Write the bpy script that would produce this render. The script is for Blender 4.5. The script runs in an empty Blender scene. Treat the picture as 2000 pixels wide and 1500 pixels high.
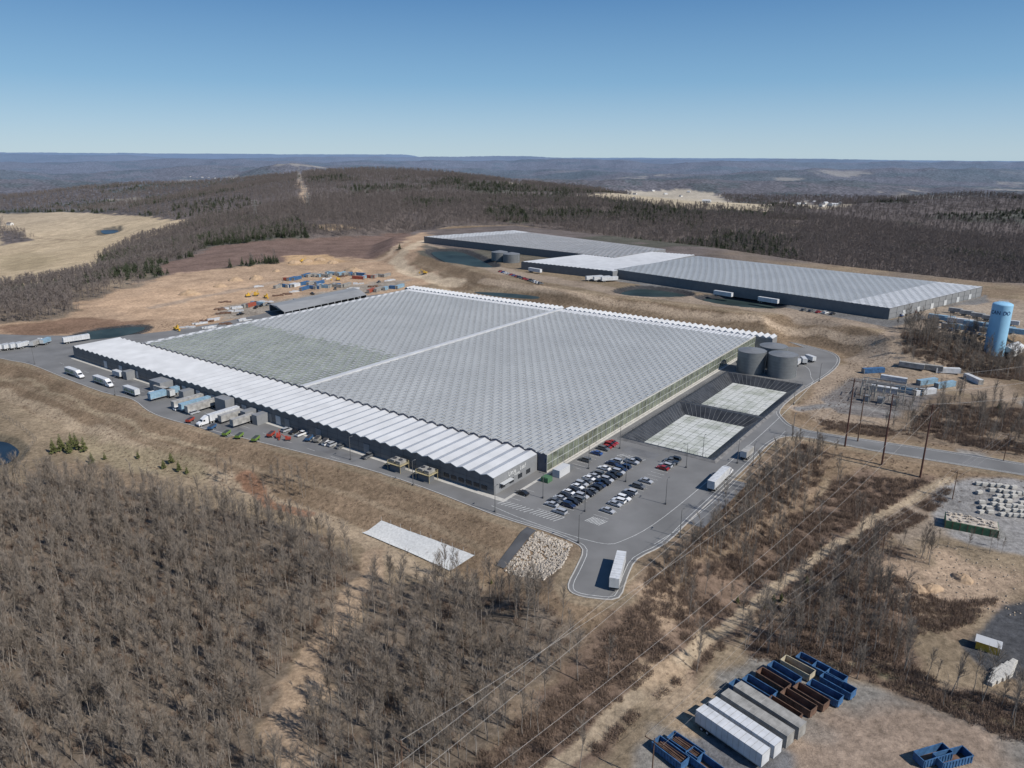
import bpy, math, random, numpy as np, time
from mathutils import Vector, Matrix
from mathutils.geometry import tessellate_polygon
T0=time.time()
random.seed(7); rng=np.random.default_rng(7)
scene=bpy.context.scene
COL=scene.collection
# ---------------------------------------------------------------- survey of the site (camera station 110 m above the pad)
F=1437.0; TH=math.atan(448/1437.0); ST,CT=math.sin(TH),math.cos(TH); CAMH=110.0
def ray(u,v):
    dx=(u-1000)/F; dy=(v-750)/F
    return dx, CT-ST*dy, -(ST+CT*dy)
def P(u,v,z=0.0):
    a,b,c=ray(u,v); s=(CAMH-z)/(-c)
    return (a*s,b*s,z)
C0=np.array([-6.06,226.1]); AX=np.array([-.8074,.5900]); BX=np.array([.5900,.8074])
def S(a,b,z=0.0):
    p=C0+a*AX+b*BX
    return (float(p[0]),float(p[1]),z)
YA=math.atan2(AX[1],AX[0]); YB=math.atan2(BX[1],BX[0])
def hsh(ix,iy,seed):
    n=(ix.astype(np.int64)*374761393+iy.astype(np.int64)*668265263+seed*144269)&0xffffffff
    n=((n^(n>>13))*1274126177)&0xffffffff
    return ((n^(n>>16))&0xffffff)/float(0xffffff)
def vn(x,y,seed=0):
    ix=np.floor(x); iy=np.floor(y); fx=x-ix; fy=y-iy
    fx=fx*fx*(3-2*fx); fy=fy*fy*(3-2*fy)
    a=hsh(ix,iy,seed); b=hsh(ix+1,iy,seed); c=hsh(ix,iy+1,seed); d=hsh(ix+1,iy+1,seed)
    return (a*(1-fx)+b*fx)*(1-fy)+(c*(1-fx)+d*fx)*fy
def fbm(x,y,seed=0,o=4):
    t=0;amp=.5;n=0
    for i in range(o):
        t=t+amp*vn(x*2**i,y*2**i,seed+i); n+=amp; amp*=.5
    return t/n
def sm(t): 
    t=np.clip(t,0,1); return t*t*(3-2*t)
def sdist(poly,x,y):
    p=np.asarray([(q[0],q[1]) for q in poly]); n=len(p)
    d=np.full(x.shape,1e18); ins=np.zeros(x.shape,bool)
    for i in range(n):
        ax,ay=p[i]; bx,by=p[(i+1)%n]; ex,ey=bx-ax,by-ay
        wx=x-ax; wy=y-ay; t=np.clip((wx*ex+wy*ey)/(ex*ex+ey*ey+1e-9),0,1)
        d=np.minimum(d,(wx-t*ex)**2+(wy-t*ey)**2)
        if by!=ay:
            c=((ay>y)!=(by>y))&(x<(bx-ax)*(y-ay)/(by-ay)+ax); ins^=c
    d=np.sqrt(d); return np.where(ins,-d,d)
def ldist(poly,x,y):
    d=np.full(x.shape,1e18)
    for i in range(len(poly)-1):
        ax,ay=poly[i][:2]; bx,by=poly[i+1][:2]; ex,ey=bx-ax,by-ay
        wx=x-ax; wy=y-ay; t=np.clip((wx*ex+wy*ey)/(ex*ex+ey*ey+1e-9),0,1)
        d=np.minimum(d,(wx-t*ex)**2+(wy-t*ey)**2)
    return np.sqrt(d)
def catmull(pts,k=4,closed=True):
    out=[];n=len(pts)
    for i in range(n if closed else n-1):
        if closed: p0,p1,p2,p3=pts[(i-1)%n],pts[i],pts[(i+1)%n],pts[(i+2)%n]
        else: p0,p1,p2,p3=pts[max(i-1,0)],pts[i],pts[i+1],pts[min(i+2,n-1)]
        for j in range(k):
            t=j/k
            out.append(tuple(.5*((2*p1[c])+(-p0[c]+p2[c])*t+(2*p0[c]-5*p1[c]+4*p2[c]-p3[c])*t*t+(-p0[c]+3*p1[c]-3*p2[c]+p3[c])*t**3) for c in range(2)))
    if not closed: out.append(tuple(pts[-1][:2]))
    return out
PP=lambda L,z=0.0:[P(u,v,z)[:2] for u,v in L]
outer=[(-120,668),(0,700),(60,712),(120,736),(200,766),(258,780),(290,803),(340,822),(500,862),(700,912),(820,950),(965,1006),(1060,1036),(1112,1056),(1138,1074),(1126,1108),(1110,1142),(1120,1160),(1160,1169),(1208,1168),(1225,1128),(1245,1092),(1300,1062),(1352,1012),(1410,958),(1470,900),(1502,868),(1535,853),(1590,857),(1700,880),(2000,929),(2200,960)]
A_low=PP(outer)
A_up=PP([(2200,935),(2000,906),(1900,889),(1700,860),(1600,845),(1552,834),(1530,818),(1524,800),(1560,768),(1620,730),(1640,707),(1632,692),(1600,681),(1540,668)])+[S(-18,264)[:2],S(131,264)[:2],S(282,262)[:2]]+PP([(640,588),(420,632),(280,652),(190,655),(60,655),(-120,650)])
ASPH=catmull(A_low+A_up,3)
PAD2=PP([(770,480),(840,500),(960,538),(1200,586),(1500,620),(1700,650),(1790,665),(2000,640),(2300,640),(2300,560),(1930,552),(1600,515),(1380,482),(1000,440),(820,450),(775,462)],12)
CONS=PP([(160,580),(300,520),(420,500),(580,480),(790,455),(870,540),(830,562),(600,600),(420,640),(300,655),(60,652),(-100,640),(-100,620)],1)
RY=PP([(1560,860),(1640,740),(1700,665),(2100,680),(2200,950)],0)
BAS=[(-15.5,-43.5,77,122.5),(-15.5,-43.5,135,183)]
def bring(bs_,dout,z):
    a0,a1,b0,b1=bs_
    return [S(a+(dout if a==a0 else -dout),b+(dout if b==b1 else -dout),z) for a,b in ((a0,b0),(a1,b0),(a1,b1),(a0,b1))]
PONDS=[('detention pond beside the asphalt yard',[(130,664),(165,650),(225,641),(280,639),(272,648),(215,660)],.2,'water_g',4),
('dark lined pond on the upper terrace',[(842,494),(870,491),(905,494),(962,521),(940,524),(905,518),(870,512)],9.5,'water_g',7),
('lined pond before the upper greenhouse',[(1212,574),(1232,567),(1262,565),(1325,573),(1338,580),(1290,582),(1240,580)],9.8,'water_g',6),
('lined pond before the upper greenhouse',[(1372,585),(1420,584),(1505,597),(1515,603),(1480,604),(1410,596)],9.8,'water_g',6),
('shallow lined ditch between the terraces',[(925,571),(980,572),(1050,579),(1040,584),(970,579)],8.0,'water_g',4)]
PW=[(lab,catmull(PP(pts,z),3),z,m,sl) for lab,pts,z,m,sl in PONDS]
def Hf(x,y):
    x=np.asarray(x,float); y=np.asarray(y,float); r=np.hypot(x,y); 
    near=-7.5+3*(fbm(x/80,y/80,3)-.5)+0.5*(fbm(x/9,y/9,8,3)-.5)
    near=near-5*sm((-x-200)/250)*sm((520-y)/200)
    yy=np.maximum(y,1)
    xc=-.174*yy; off=x-xc
    amp=72+42*sm((yy-850)/900)
    wR=1120-380*sm((yy-1400)/1500); wL=480.0+200*sm((yy-1300)/800)
    g=np.where(off>0,np.exp(-(off/wR)**2),np.exp(-(off/wL)**2))*(1-sm((yy-2700)/1100))
    fz=-66+26*(fbm(x/700,y/700,11)-.5)+9*(fbm(x/160,y/160,17)-.5)*sm((r-900)/400)
    z=fz+amp*g*(1+.12*(fbm(x/500,y/500,5)-.5))
    z=z+66*np.exp(-((x-1150)/330)**2-((y-1750)/260)**2)
    z=z+45*np.exp(-((x+1500)/500)**2-((y-2900)/400)**2)
    t=x/np.maximum(yy,200)
    z=z+sm((r-2700)/500)*120*np.exp(-((x+1300)/420)**2-((y-4600)/350)**2)
    for R,w,zt,sd,am in ((4000,480,-30,21,100),(5800,560,0,27,130),(8300,800,26,25,150),(12000,1100,52,23,130),(18500,1700,100,29,60)):
        top=zt+am*(fbm(t*5+sd,r*0+sd*1.7,sd,5)-.5)
        if R>10000: top=top-t*70
        if R>15000: top=top-75*sm((t+.14)/.03)+10*(vn(t*3,r*0,99)-.5)
        ridge=-72+(top+72)*np.exp(-((r-R*(1+.25*(vn(t*4,r*0+sd,sd)-.5)))/w)**2)+18*(fbm(x/350,y/350,sd+3)-.5)
        z=np.where(r>2600,np.maximum(z,z*(1-sm((r-2600)/600))+ridge*sm((r-2600)/600)),z)
    k=sm((r-640)/430)
    z=near*(1-k)+z*k
    for poly,zp,fl,sl,lin in [(CONS,1,0,70,0),(RY,0,0,30,0),(PAD2,12,3,28,1)]+[(p_,z_-.4,1,s_,1) for _,p_,z_,_,s_ in PW]+[(ASPH,0,4,20,1)]+[(bring(b_,4,0),-5,0,2,1) for b_ in BAS]:
        p=np.asarray([(q[0],q[1]) for q in poly]); m=(x>p[:,0].min()-90)&(x<p[:,0].max()+90)&(y>p[:,1].min()-90)&(y<p[:,1].max()+90)
        if not m.any(): continue
        q=(sdist(poly,x[m],y[m])-fl)/sl
        w=1-(np.clip(q,0,1) if lin else sm(q)); z[m]=z[m]*(1-w)+zp*w
    return z
def h1(x,y): return float(Hf(np.array([x]),np.array([y]))[0])
_s=np.geomspace(90,6000,1500)
def G(u,v):
    a,b,c=ray(u,v); n=math.hypot(a,b)
    s=_s/n
    z=CAMH+c*s; hh=Hf(a*s,b*s); i=np.argmax(z<hh)
    if not (z<hh).any(): i=len(s)-1
    if i>0:
        d0=z[i-1]-hh[i-1]; d1=z[i]-hh[i]; t=d0/(d0-d1) if d0!=d1 else 0; q=s[i-1]+(s[i]-s[i-1])*t
    else: q=s[0]
    return (float(a*q),float(b*q),h1(a*q,b*q))
for lab,pts,cu,cv,sl in (('dark blue pond at the foot of the slope',[(-60,856),(0,862),(22,868),(38,884),(20,902),(0,908),(-60,914)],10,884,3),('small pond in the tan field',[(198,450),(225,448),(232,453),(205,457)],214,452,8)):
    z_=G(cu,cv)[2]-.8; PW.append((lab,catmull(PP(pts,z_),3),z_,'water',sl))
GG=lambda L:[G(u,v)[:2] for u,v in L]
# ---------------------------------------------------------------- materials
def mat(name,c,rough=.8,var=.15,scale=.5,metal=0.,bump=0.,c2=None,spec=.3,detail=4,lo=.32,hi=.68):
    m=bpy.data.materials.new(name); m.use_nodes=True; N=m.node_tree.nodes; L=m.node_tree.links
    b=N['Principled BSDF']; b.inputs['Roughness'].default_value=rough; b.inputs['Metallic'].default_value=metal
    b.inputs['Specular IOR Level'].default_value=spec
    tc=N.new('ShaderNodeTexCoord'); no=N.new('ShaderNodeTexNoise'); no.inputs['Scale'].default_value=scale; no.inputs['Detail'].default_value=detail
    L.new(tc.outputs['Object'],no.inputs['Vector'])
    rp=N.new('ShaderNodeValToRGB'); L.new(no.outputs['Fac'],rp.inputs['Fac'])
    c2=c2 or [x*(1-var) for x in c]
    rp.color_ramp.elements[0].position=lo; rp.color_ramp.elements[1].position=hi
    rp.color_ramp.elements[0].color=(*c2,1); rp.color_ramp.elements[1].color=(*[min(1,x*(1+var)) for x in c],1)
    L.new(rp.outputs['Color'],b.inputs['Base Color'])
    if bump:
        bp=N.new('ShaderNodeBump'); bp.inputs['Strength'].default_value=bump; bp.inputs['Distance'].default_value=.3
        L.new(no.outputs['Fac'],bp.inputs['Height']); L.new(bp.outputs['Normal'],b.inputs['Normal'])
    return m
M={}
M['asphalt']=mat('asphalt',(.165,.163,.16),.9,.17,.07,detail=9)
M['asphalt_dark']=mat('dark asphalt',(.085,.086,.09),.9,.2,.2)
M['paint']=mat('road paint',(.52,.52,.50),.7,.25,1)
M['kerb']=mat('kerb concrete',(.42,.40,.37),.8,.12,1)
M['concrete']=mat('concrete',(.46,.44,.40),.85,.15,.6)
M['white_roof']=mat('white roof sheet',(.50,.505,.51),.5,.09,.12,detail=8)
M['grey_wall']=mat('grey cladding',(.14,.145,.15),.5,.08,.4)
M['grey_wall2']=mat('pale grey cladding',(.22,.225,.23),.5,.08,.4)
M['glass_roof']=mat('greenhouse roof glass',(.315,.322,.318),.4,.11,.03,spec=.4,detail=7)
M['glass_far']=mat('mottled far roof glass',(.28,.265,.255),.45,.18,.08,spec=.35,detail=6)
M['glass_green']=mat('clear roof glass over plants',(.205,.222,.178),.35,.26,.12,spec=.35,detail=7)
M['vent']=mat('vent glass',(.40,.405,.40),.35,.08,.3,spec=.4)
M['vent_gap']=mat('painted vent gap shade',(.19,.195,.19),.5,.1,.3)  # dark colour standing in for shade below the raised vents
M['glass_wall']=mat('greenhouse wall glass',(.15,.165,.125),.2,.5,.3,spec=.6)
M['blueglass']=mat('gable glass',(.035,.055,.10),.15,.2,.5,spec=.7)
M['frame']=mat('aluminium frame',(.5,.51,.51),.4,.05,1)
M['black']=mat('black liner',(.04,.042,.046),.45,.35,.3,spec=.4)
M['berm']=mat('berm gravel',(.15,.147,.145),.9,.25,.5)
M['cover']=mat('basin cover',(.50,.505,.475),.6,.06,.16,c2=(.33,.345,.29),detail=9,lo=.36,hi=.58)
M['tank']=mat('tank steel',(.17,.18,.185),.45,.12,.4,metal=.2)
M['tank_roof']=mat('tank roof',(.17,.175,.18),.5,.1,.4)
M['tower']=mat('tower blue paint',(.27,.50,.68),.5,.05,.3)
M['navy']=mat('navy lettering',(.02,.05,.14),.5,.05,1)
M['tyre']=mat('rubber',(.02,.02,.02),.8,.1,3)
M['carglass']=mat('tinted glass',(.02,.024,.03),.1,.1,3,spec=.7)
M['chassis']=mat('chassis steel',(.05,.05,.055),.6,.2,2)
for n,c in dict(white=(.7,.7,.7),silver=(.36,.37,.39),grey=(.12,.125,.13),black=(.02,.02,.022),red=(.28,.02,.02),blue=(.03,.08,.24),navycar=(.02,.035,.08),tan=(.3,.26,.19)).items():
    M['car_'+n]=mat('car paint '+n,c,.3,.04,2,spec=.6)
M['trailer']=mat('trailer white panel',(.54,.55,.56),.45,.14,.5)
M['trailer_g']=mat('trailer weathered panel',(.34,.33,.31),.6,.28,.5)
M['cont_blue']=mat('container blue',(.045,.115,.235),.65,.35,.9,detail=7)
M['cont_lblue']=mat('container pale blue',(.22,.34,.43),.6,.2,.7)
M['cont_rust']=mat('rusty container',(.14,.085,.06),.8,.35,.8)
M['cont_grey']=mat('container grey',(.27,.26,.24),.7,.25,.7)
M['shed_roof']=mat('weathered shed roof',(.27,.27,.265),.6,.12,.1)
M['cont_beige']=mat('container beige',(.42,.37,.27),.7,.2,.7)
M['cont_red']=mat('container red',(.30,.08,.05),.6,.2,.7)
M['green_m']=mat('machine green',(.15,.24,.05),.5,.15,1)
M['red_m']=mat('machine red',(.36,.06,.04),.5,.15,1)
M['yellow_m']=mat('machine yellow',(.55,.34,.05),.5,.15,1)
M['platform']=mat('platform paint',(.40,.34,.20),.6,.15,1)
M['wood_pole']=mat('wood pole',(.13,.08,.055),.85,.2,1)
M['steel_pole']=mat('lamp post steel',(.12,.12,.12),.5,.1,1)
M['rust_steel']=mat('weathering steel',(.085,.04,.032),.75,.2,1)
M['wire']=mat('wire',(.40,.38,.36),.5,.05,1)
M['bark']=mat('bark',(.25,.22,.19),.9,.3,2)
M['twig']=mat('bare twigs',(.215,.182,.150),.9,.28,.25)
M['twig2']=mat('brush twigs',(.205,.148,.112),.9,.3,.35)
M['twigf']=mat('bare wood crowns',(.185,.158,.145),.95,.25,.03)
M['needle']=mat('pine needles',(.06,.075,.042),.9,.4,.6)
M['needle2']=mat('bright pine needles',(.11,.12,.045),.9,.35,.6)
M['rock']=mat('riprap rock',(.42,.37,.31),.9,.25,1)
M['rock2']=mat('tan field rock',(.34,.275,.21),.9,.25,1)
M['gravel_w']=mat('white gravel',(.56,.56,.54),.9,.12,1.5)
M['water']=mat('pond water',(.012,.022,.034),.3,.3,.05,spec=.2)
M['water_g']=mat('green pond water',(.032,.048,.047),.5,.35,.05,spec=.1)
M['tarp_green']=mat('green tarp',(.07,.15,.08),.6,.2,1)
M['house']=mat('house wall',(.6,.59,.56),.8,.1,1)
M['houseroof']=mat('house roof',(.13,.12,.12),.8,.2,1)
M['lettering']=mat('white lettering',(.7,.7,.68),.6,.03,1)
M['soil']=mat('loose soil',(.38,.27,.175),.95,.2,.5,bump=.5)
# ---------------------------------------------------------------- mesh builder
class MB:
    def __init__(s): s.V=[];s.F=[];s.M=[]
    def face(s,pts,m=0):
        n=len(s.V); s.V+= [tuple(p) for p in pts]; s.F.append(tuple(range(n,n+len(pts)))); s.M.append(m)
    def box(s,cx,cy,z0,lx,ly,lz,m=0,yaw=0,tx=1.,ty=1.):
        n=len(s.V); c,sn=math.cos(yaw),math.sin(yaw)
        for z,kx,ky in ((z0,1,1),(z0+lz,tx,ty)):
            for sx,sy in ((-1,-1),(1,-1),(1,1),(-1,1)):
                x=sx*lx/2*kx; y=sy*ly/2*ky
                s.V.append((cx+x*c-y*sn,cy+x*sn+y*c,z))
        for f in ((3,2,1,0),(4,5,6,7),(0,1,5,4),(1,2,6,5),(2,3,7,6),(3,0,4,7)):
            s.F.append(tuple(n+i for i in f)); s.M.append(m)
    def tube(s,p0,p1,r0,r1,n=6,m=0,cap=True):
        p0=Vector(p0);p1=Vector(p1);d=(p1-p0)
        if d.length<1e-6: return
        d.normalize(); a=d.orthogonal().normalized(); b=d.cross(a); k=len(s.V)
        for p,r in ((p0,r0),(p1,r1)):
            for i in range(n):
                t=2*math.pi*i/n; s.V.append(tuple(p+a*(r*math.cos(t))+b*(r*math.sin(t))))
        for i in range(n):
            j=(i+1)%n; s.F.append((k+i,k+j,k+n+j,k+n+i)); s.M.append(m)
        if cap:
            s.F.append(tuple(k+n+i for i in range(n))); s.M.append(m)
            s.F.append(tuple(k+n-1-i for i in range(n))); s.M.append(m)
    def ribbon(s,p0,p1,w,m=0):
        p0=Vector(p0);p1=Vector(p1);d=p1-p0; a=d.cross(Vector((random.uniform(-1,1),random.uniform(-1,1),random.uniform(-1,1))))
        if a.length<1e-6: return
        a.normalize(); k=len(s.V)
        s.V+= [tuple(p0+a*w),tuple(p0-a*w),tuple(p1)]; s.F.append((k,k+1,k+2)); s.M.append(m)
    def prism(s,prof,y0,y1,m=0):
        n=len(prof);k=len(s.V)
        for y in (y0,y1):
            for x,z in prof: s.V.append((x,y,z))
        for i in range(n):
            j=(i+1)%n; s.F.append((k+j,k+i,k+n+i,k+n+j)); s.M.append(m)
        s.F.append(tuple(k+i for i in range(n))); s.M.append(m)
        s.F.append(tuple(k+2*n-1-i for i in range(n))); s.M.append(m)
    def mesh(s,name,mats,org=(0,0,0),smooth=False):
        me=bpy.data.meshes.new(name)
        V=[(v[0]-org[0],v[1]-org[1],v[2]-org[2]) for v in s.V] if org!=(0,0,0) else s.V
        me.from_pydata(V,[],s.F)
        for m in mats: me.materials.append(m)
        if len(mats)>1: me.polygons.foreach_set('material_index',s.M)
        if smooth: me.polygons.foreach_set('use_smooth',[True]*len(me.polygons))
        me.update(); return me
def add(name,me,parent=None,loc=(0,0,0),yaw=0,**kw):
    o=bpy.data.objects.new(name,me); o.location=loc; o.rotation_euler=(0,0,yaw)
    if parent: o.parent=parent
    for k,v in kw.items(): o[k]=v
    COL.objects.link(o); return o
def thing(name,label,cat,loc,yaw=0,group=None,parts=(),over=None,scale=1.):
    e=bpy.data.objects.new(name,None); e.empty_display_size=1; e.location=loc; e.rotation_euler=(0,0,yaw); e.scale=(scale,)*3
    e['label']=label; e['category']=cat
    if group: e['group']=group
    COL.objects.link(e)
    for pn,me in parts:
        o=bpy.data.objects.new(pn,me); o.parent=e; COL.objects.link(o)
        if over and pn in over:
            o.material_slots[0].link='OBJECT'; o.material_slots[0].material=over[pn]
    return e
# ---------------------------------------------------------------- surface classes
C_GRASS=(.235,.183,.125); C_WOOD=(.172,.138,.106); C_FIELD=(.46,.36,.235)
C_BRUSH=(.165,.118,.088); C_GRAV=(.21,.20,.19); C_FOR=(.145,.122,.112); C_HEATH=(.165,.115,.095)
OPS=[]
def op(kind,pts,w,c,fo=0.,wob=1.,g=True): OPS.append((kind,(GG(pts) if g else pts),w,np.array(c),fo,wob))
op('poly',[(-200,560),(0,570),(170,570),(290,560),(330,585),(250,612),(120,622),(0,650),(-200,660)],8,C_WOOD,.9,8)
op('poly',[(-300,416),(-100,416),(0,418),(130,414),(250,420),(372,432),(352,447),(270,468),(205,500),(190,530),(100,550),(0,566),(-300,590)],8,C_FIELD,0,10)
op('line',[(-60,470),(60,462),(150,470),(230,452)],3,(.34,.26,.17),0,6)
op('poly',[(0,500),(60,490),(120,505),(80,525),(0,530)],14,(.38,.30,.19),0,12)
op('poly',[(300,520),(420,480),(560,468),(700,462),(800,452),(800,480),(740,500),(620,510),(500,512),(400,530),(330,545)],12,C_HEATH,0,8)
op('poly',[(170,585),(260,560),(340,535),(450,522),(560,510),(640,500),(720,505),(775,490),(800,460),(840,452),(835,480),(800,520),(858,548),(800,566),(600,602),(420,645),(300,660),(60,668),(-80,670),(-80,640),(120,625)],10,(.37,.262,.178),0,8)
op('poly',[(200,590),(330,560),(480,545),(520,580),(400,620),(280,640)],14,(.43,.30,.20),0,10)
op('poly',[(560,500),(640,496),(680,512),(560,520)],8,(.46,.31,.18),0,6)
op('poly',[(0,640),(140,622),(300,628),(280,640),(130,652),(0,662)],8,(.20,.13,.09),0,6)
op('poly',[(430,600),(560,585),(700,555),(800,545),(780,560),(600,598),(440,628)],8,(.27,.235,.195),0,6)
op('line',[(300,600),(420,575),(520,555),(640,528)],5,(.33,.25,.185),0,3)
op('line',[(830,470),(800,485),(775,505),(790,530),(850,550),(900,552)],7,(.48,.38,.27),0,3)
op('line',[(700,512),(760,500),(800,470)],3,(.45,.34,.24),0,2)
op('poly',[(830,476),(880,500),(960,532),(1200,575),(1330,590),(1500,610),(1700,640),(1780,655),(2200,640),(2200,600),(1930,582),(1740,632),(1500,600),(1190,560),(1010,530),(830,472)],4,(.29,.23,.175),0,3)
op('poly',[(1190,548),(1400,580),(1740,640),(1930,590),(1930,575),(1740,625),(1190,535)],2,(.17,.165,.16),0,1)
op('line',[(940,548),(1040,562),(1200,592),(1400,620),(1600,645),(1730,665),(1740,700)],3,(.39,.30,.215),0,1)
op('line',[(1740,650),(1735,700),(1760,740),(1640,790),(1560,800)],5,(.36,.28,.21),0,2)
op('poly',[(1620,715),(1700,660),(1820,690),(1920,720),(2000,760),(2000,800),(1850,760),(1780,840),(1600,830),(1560,800)],6,(.30,.235,.175),0,5)
op('poly',[(1600,780),(1665,738),(1800,752),(1860,780),(1790,825),(1640,808)],2,(.17,.155,.145),0,1)
op('line',[(1560,800),(1640,790),(1800,815)],3,C_GRAV,0,1)
op('line',[(2100,740),(2000,800),(1930,850),(1900,885)],5,(.25,.235,.215),0,1)
op('poly',[(1760,640),(1900,660),(2000,700),(2000,740),(1900,735),(1765,690)],6,C_WOOD,.85,4)
op('poly',[(1780,600),(2100,590),(2100,660),(1860,650)],6,(.33,.27,.21),0,3)
op('poly',[(1700,850),(1830,770),(2000,790),(2100,850),(2000,900)],6,(.19,.145,.105),.25,5)
op('line',[(-60,745),(60,790),(200,850),(330,905),(420,925),(560,985),(700,1045),(860,1130)],3.0,(.34,.265,.185),0,2)
op('line',[(-60,720),(60,745),(180,800),(280,840),(420,880)],1.2,(.30,.235,.16),0,2)
op('poly',[(140,850),(330,880),(420,930),(330,935),(160,900)],6,(.29,.235,.155),0,5)
op('line',[(470,930),(540,985),(610,1005)],2.5,(.24,.14,.09),0,2)
op('poly',[(-200,945),(0,945),(120,940),(250,958),(400,1000),(540,1028),(660,1062),(712,1090),(722,1120),(650,1200),(575,1290),(520,1380),(540,1440),(600,1560),(-200,1700)],4,C_WOOD,1,5)
op('poly',[(740,1140),(850,1135),(960,1155),(1130,1195),(1180,1240),(1100,1340),(960,1440),(840,1560),(640,1600),(590,1460),(620,1330),(690,1200)],4,C_WOOD,1,5)
op('line',[(735,1075),(735,1125),(650,1215),(600,1310),(550,1390),(590,1470)],3.6,(.35,.26,.18),0,2.5)
op('poly',[(530,1330),(600,1300),(635,1335),(560,1390)],3,(.38,.28,.19),0,3)
op('poly',[(1180,1240),(1300,1160),(1450,1060),(1640,930),(1800,930),(1860,960),(1700,1080),(1560,1180),(1420,1260),(1280,1370),(1120,1520),(1050,1600),(840,1600),(960,1450),(1100,1350)],5,C_BRUSH,.12,5)
op('poly',[(1235,1100),(1310,1072),(1420,965),(1510,880),(1570,868),(1640,885),(1560,980),(1420,1070),(1310,1150),(1240,1190)],3,(.20,.148,.105),.7,4)
op('line',[(1250,1150),(1320,1190),(1290,1210)],4,(.27,.20,.14),0,3)
op('poly',[(1460,1270),(1560,1190),(1700,1090),(1760,1060),(1790,1180),(1760,1290),(1850,1340),(2100,1400),(2100,1480),(1960,1440),(1700,1330),(1560,1300),(1480,1290)],5,C_BRUSH,.9,5)
op('poly',[(1480,1290),(1400,1330),(1330,1390),(1250,1480),(1200,1600),(1500,1600),(2200,1600),(2200,1480),(1950,1430),(1700,1340),(1600,1300)],4,(.215,.20,.178),0,4)
op('poly',[(1560,1270),(1700,1310),(1960,1420),(2100,1470),(2100,1445),(1900,1380),(1700,1290)],4,(.20,.175,.11),0,4)
op('poly',[(1600,1420),(1800,1380),(1950,1440),(1900,1600),(1500,1600)],8,(.28,.215,.165),0,6)
op('poly',[(1360,1420),(1420,1370),(1560,1480),(1560,1600),(1250,1600)],3,(.15,.15,.155),0,1)
op('poly',[(1780,1080),(1850,1060),(2000,1110),(2000,1200),(1900,1210),(1800,1200),(1750,1150)],8,(.35,.26,.185),0,8)
op('poly',[(1820,960),(1880,935),(2100,940),(2100,1100),(1960,1080),(1830,1040)],3,(.26,.25,.24),0,2)
op('poly',[(1885,1265),(1960,1180),(2200,1150),(2200,1340),(1940,1325)],1.5,(.075,.076,.08),0,1)
op('poly',[(1730,1030),(1800,970),(1840,1030),(1780,1070)],5,(.29,.235,.18),0,4)
op('line',[(1850,940),(1780,975),(1700,1020),(1600,1085),(1480,1180),(1380,1250),(1290,1330),(1200,1400),(1080,1500),(1000,1600)],1.9,(.36,.285,.20),0,1.2)
op('line',[(1280,1340),(1330,1400),(1370,1370)],4,(.34,.26,.18),0,3)
op('poly',[(1290,1290),(1335,1300),(1325,1370),(1280,1340)],4,(.34,.255,.175),0,3)
op('poly',[(1150,383),(1230,375),(1330,370),(1400,378),(1510,400),(1490,413),(1350,407),(1250,399)],15,(.45,.375,.26),0,30)
op('poly',[(1510,400),(1570,390),(1660,401),(1610,410)],15,(.40,.34,.25),0,20)
op('poly',[(1430,396),(1540,390),(1530,400)],15,(.36,.30,.22),0,20)
op('poly',[(980,355),(1040,354),(1060,362),(1000,363)],25,(.40,.33,.24),0,30)
op('poly',[(360,347),(460,345),(470,352),(370,354)],40,(.30,.26,.2),0,40)
op('poly',[(590,440),(650,438),(700,445),(640,452)],8,(.28,.21,.14),0,6)
op('poly',[(1500,436),(1600,440),(1580,446),(1500,442)],12,(.20,.17,.13),0,10)
op('poly',[(0,430),(-60,440),(40,452),(60,470),(0,480)],10,C_FOR,.9,10)
op('line',[(583,336),(587,345),(583,360),(596,372),(590,385),(600,395)],7,(.40,.30,.21),0,8)
BB=[]
for o in OPS:
    p=np.asarray(o[1]); mg=o[2]+o[5]*2+10; BB.append((p[:,0].min()-mg,p[:,0].max()+mg,p[:,1].min()-mg,p[:,1].max()+mg))
SLB=[]
for poly,lo_,hi_ in ((PAD2,3,31),(ASPH,3.5,24)):
    p=np.asarray(poly); SLB.append((poly,lo_,hi_,p[:,0].min()-40,p[:,0].max()+40,p[:,1].min()-40,p[:,1].max()+40))
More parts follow.
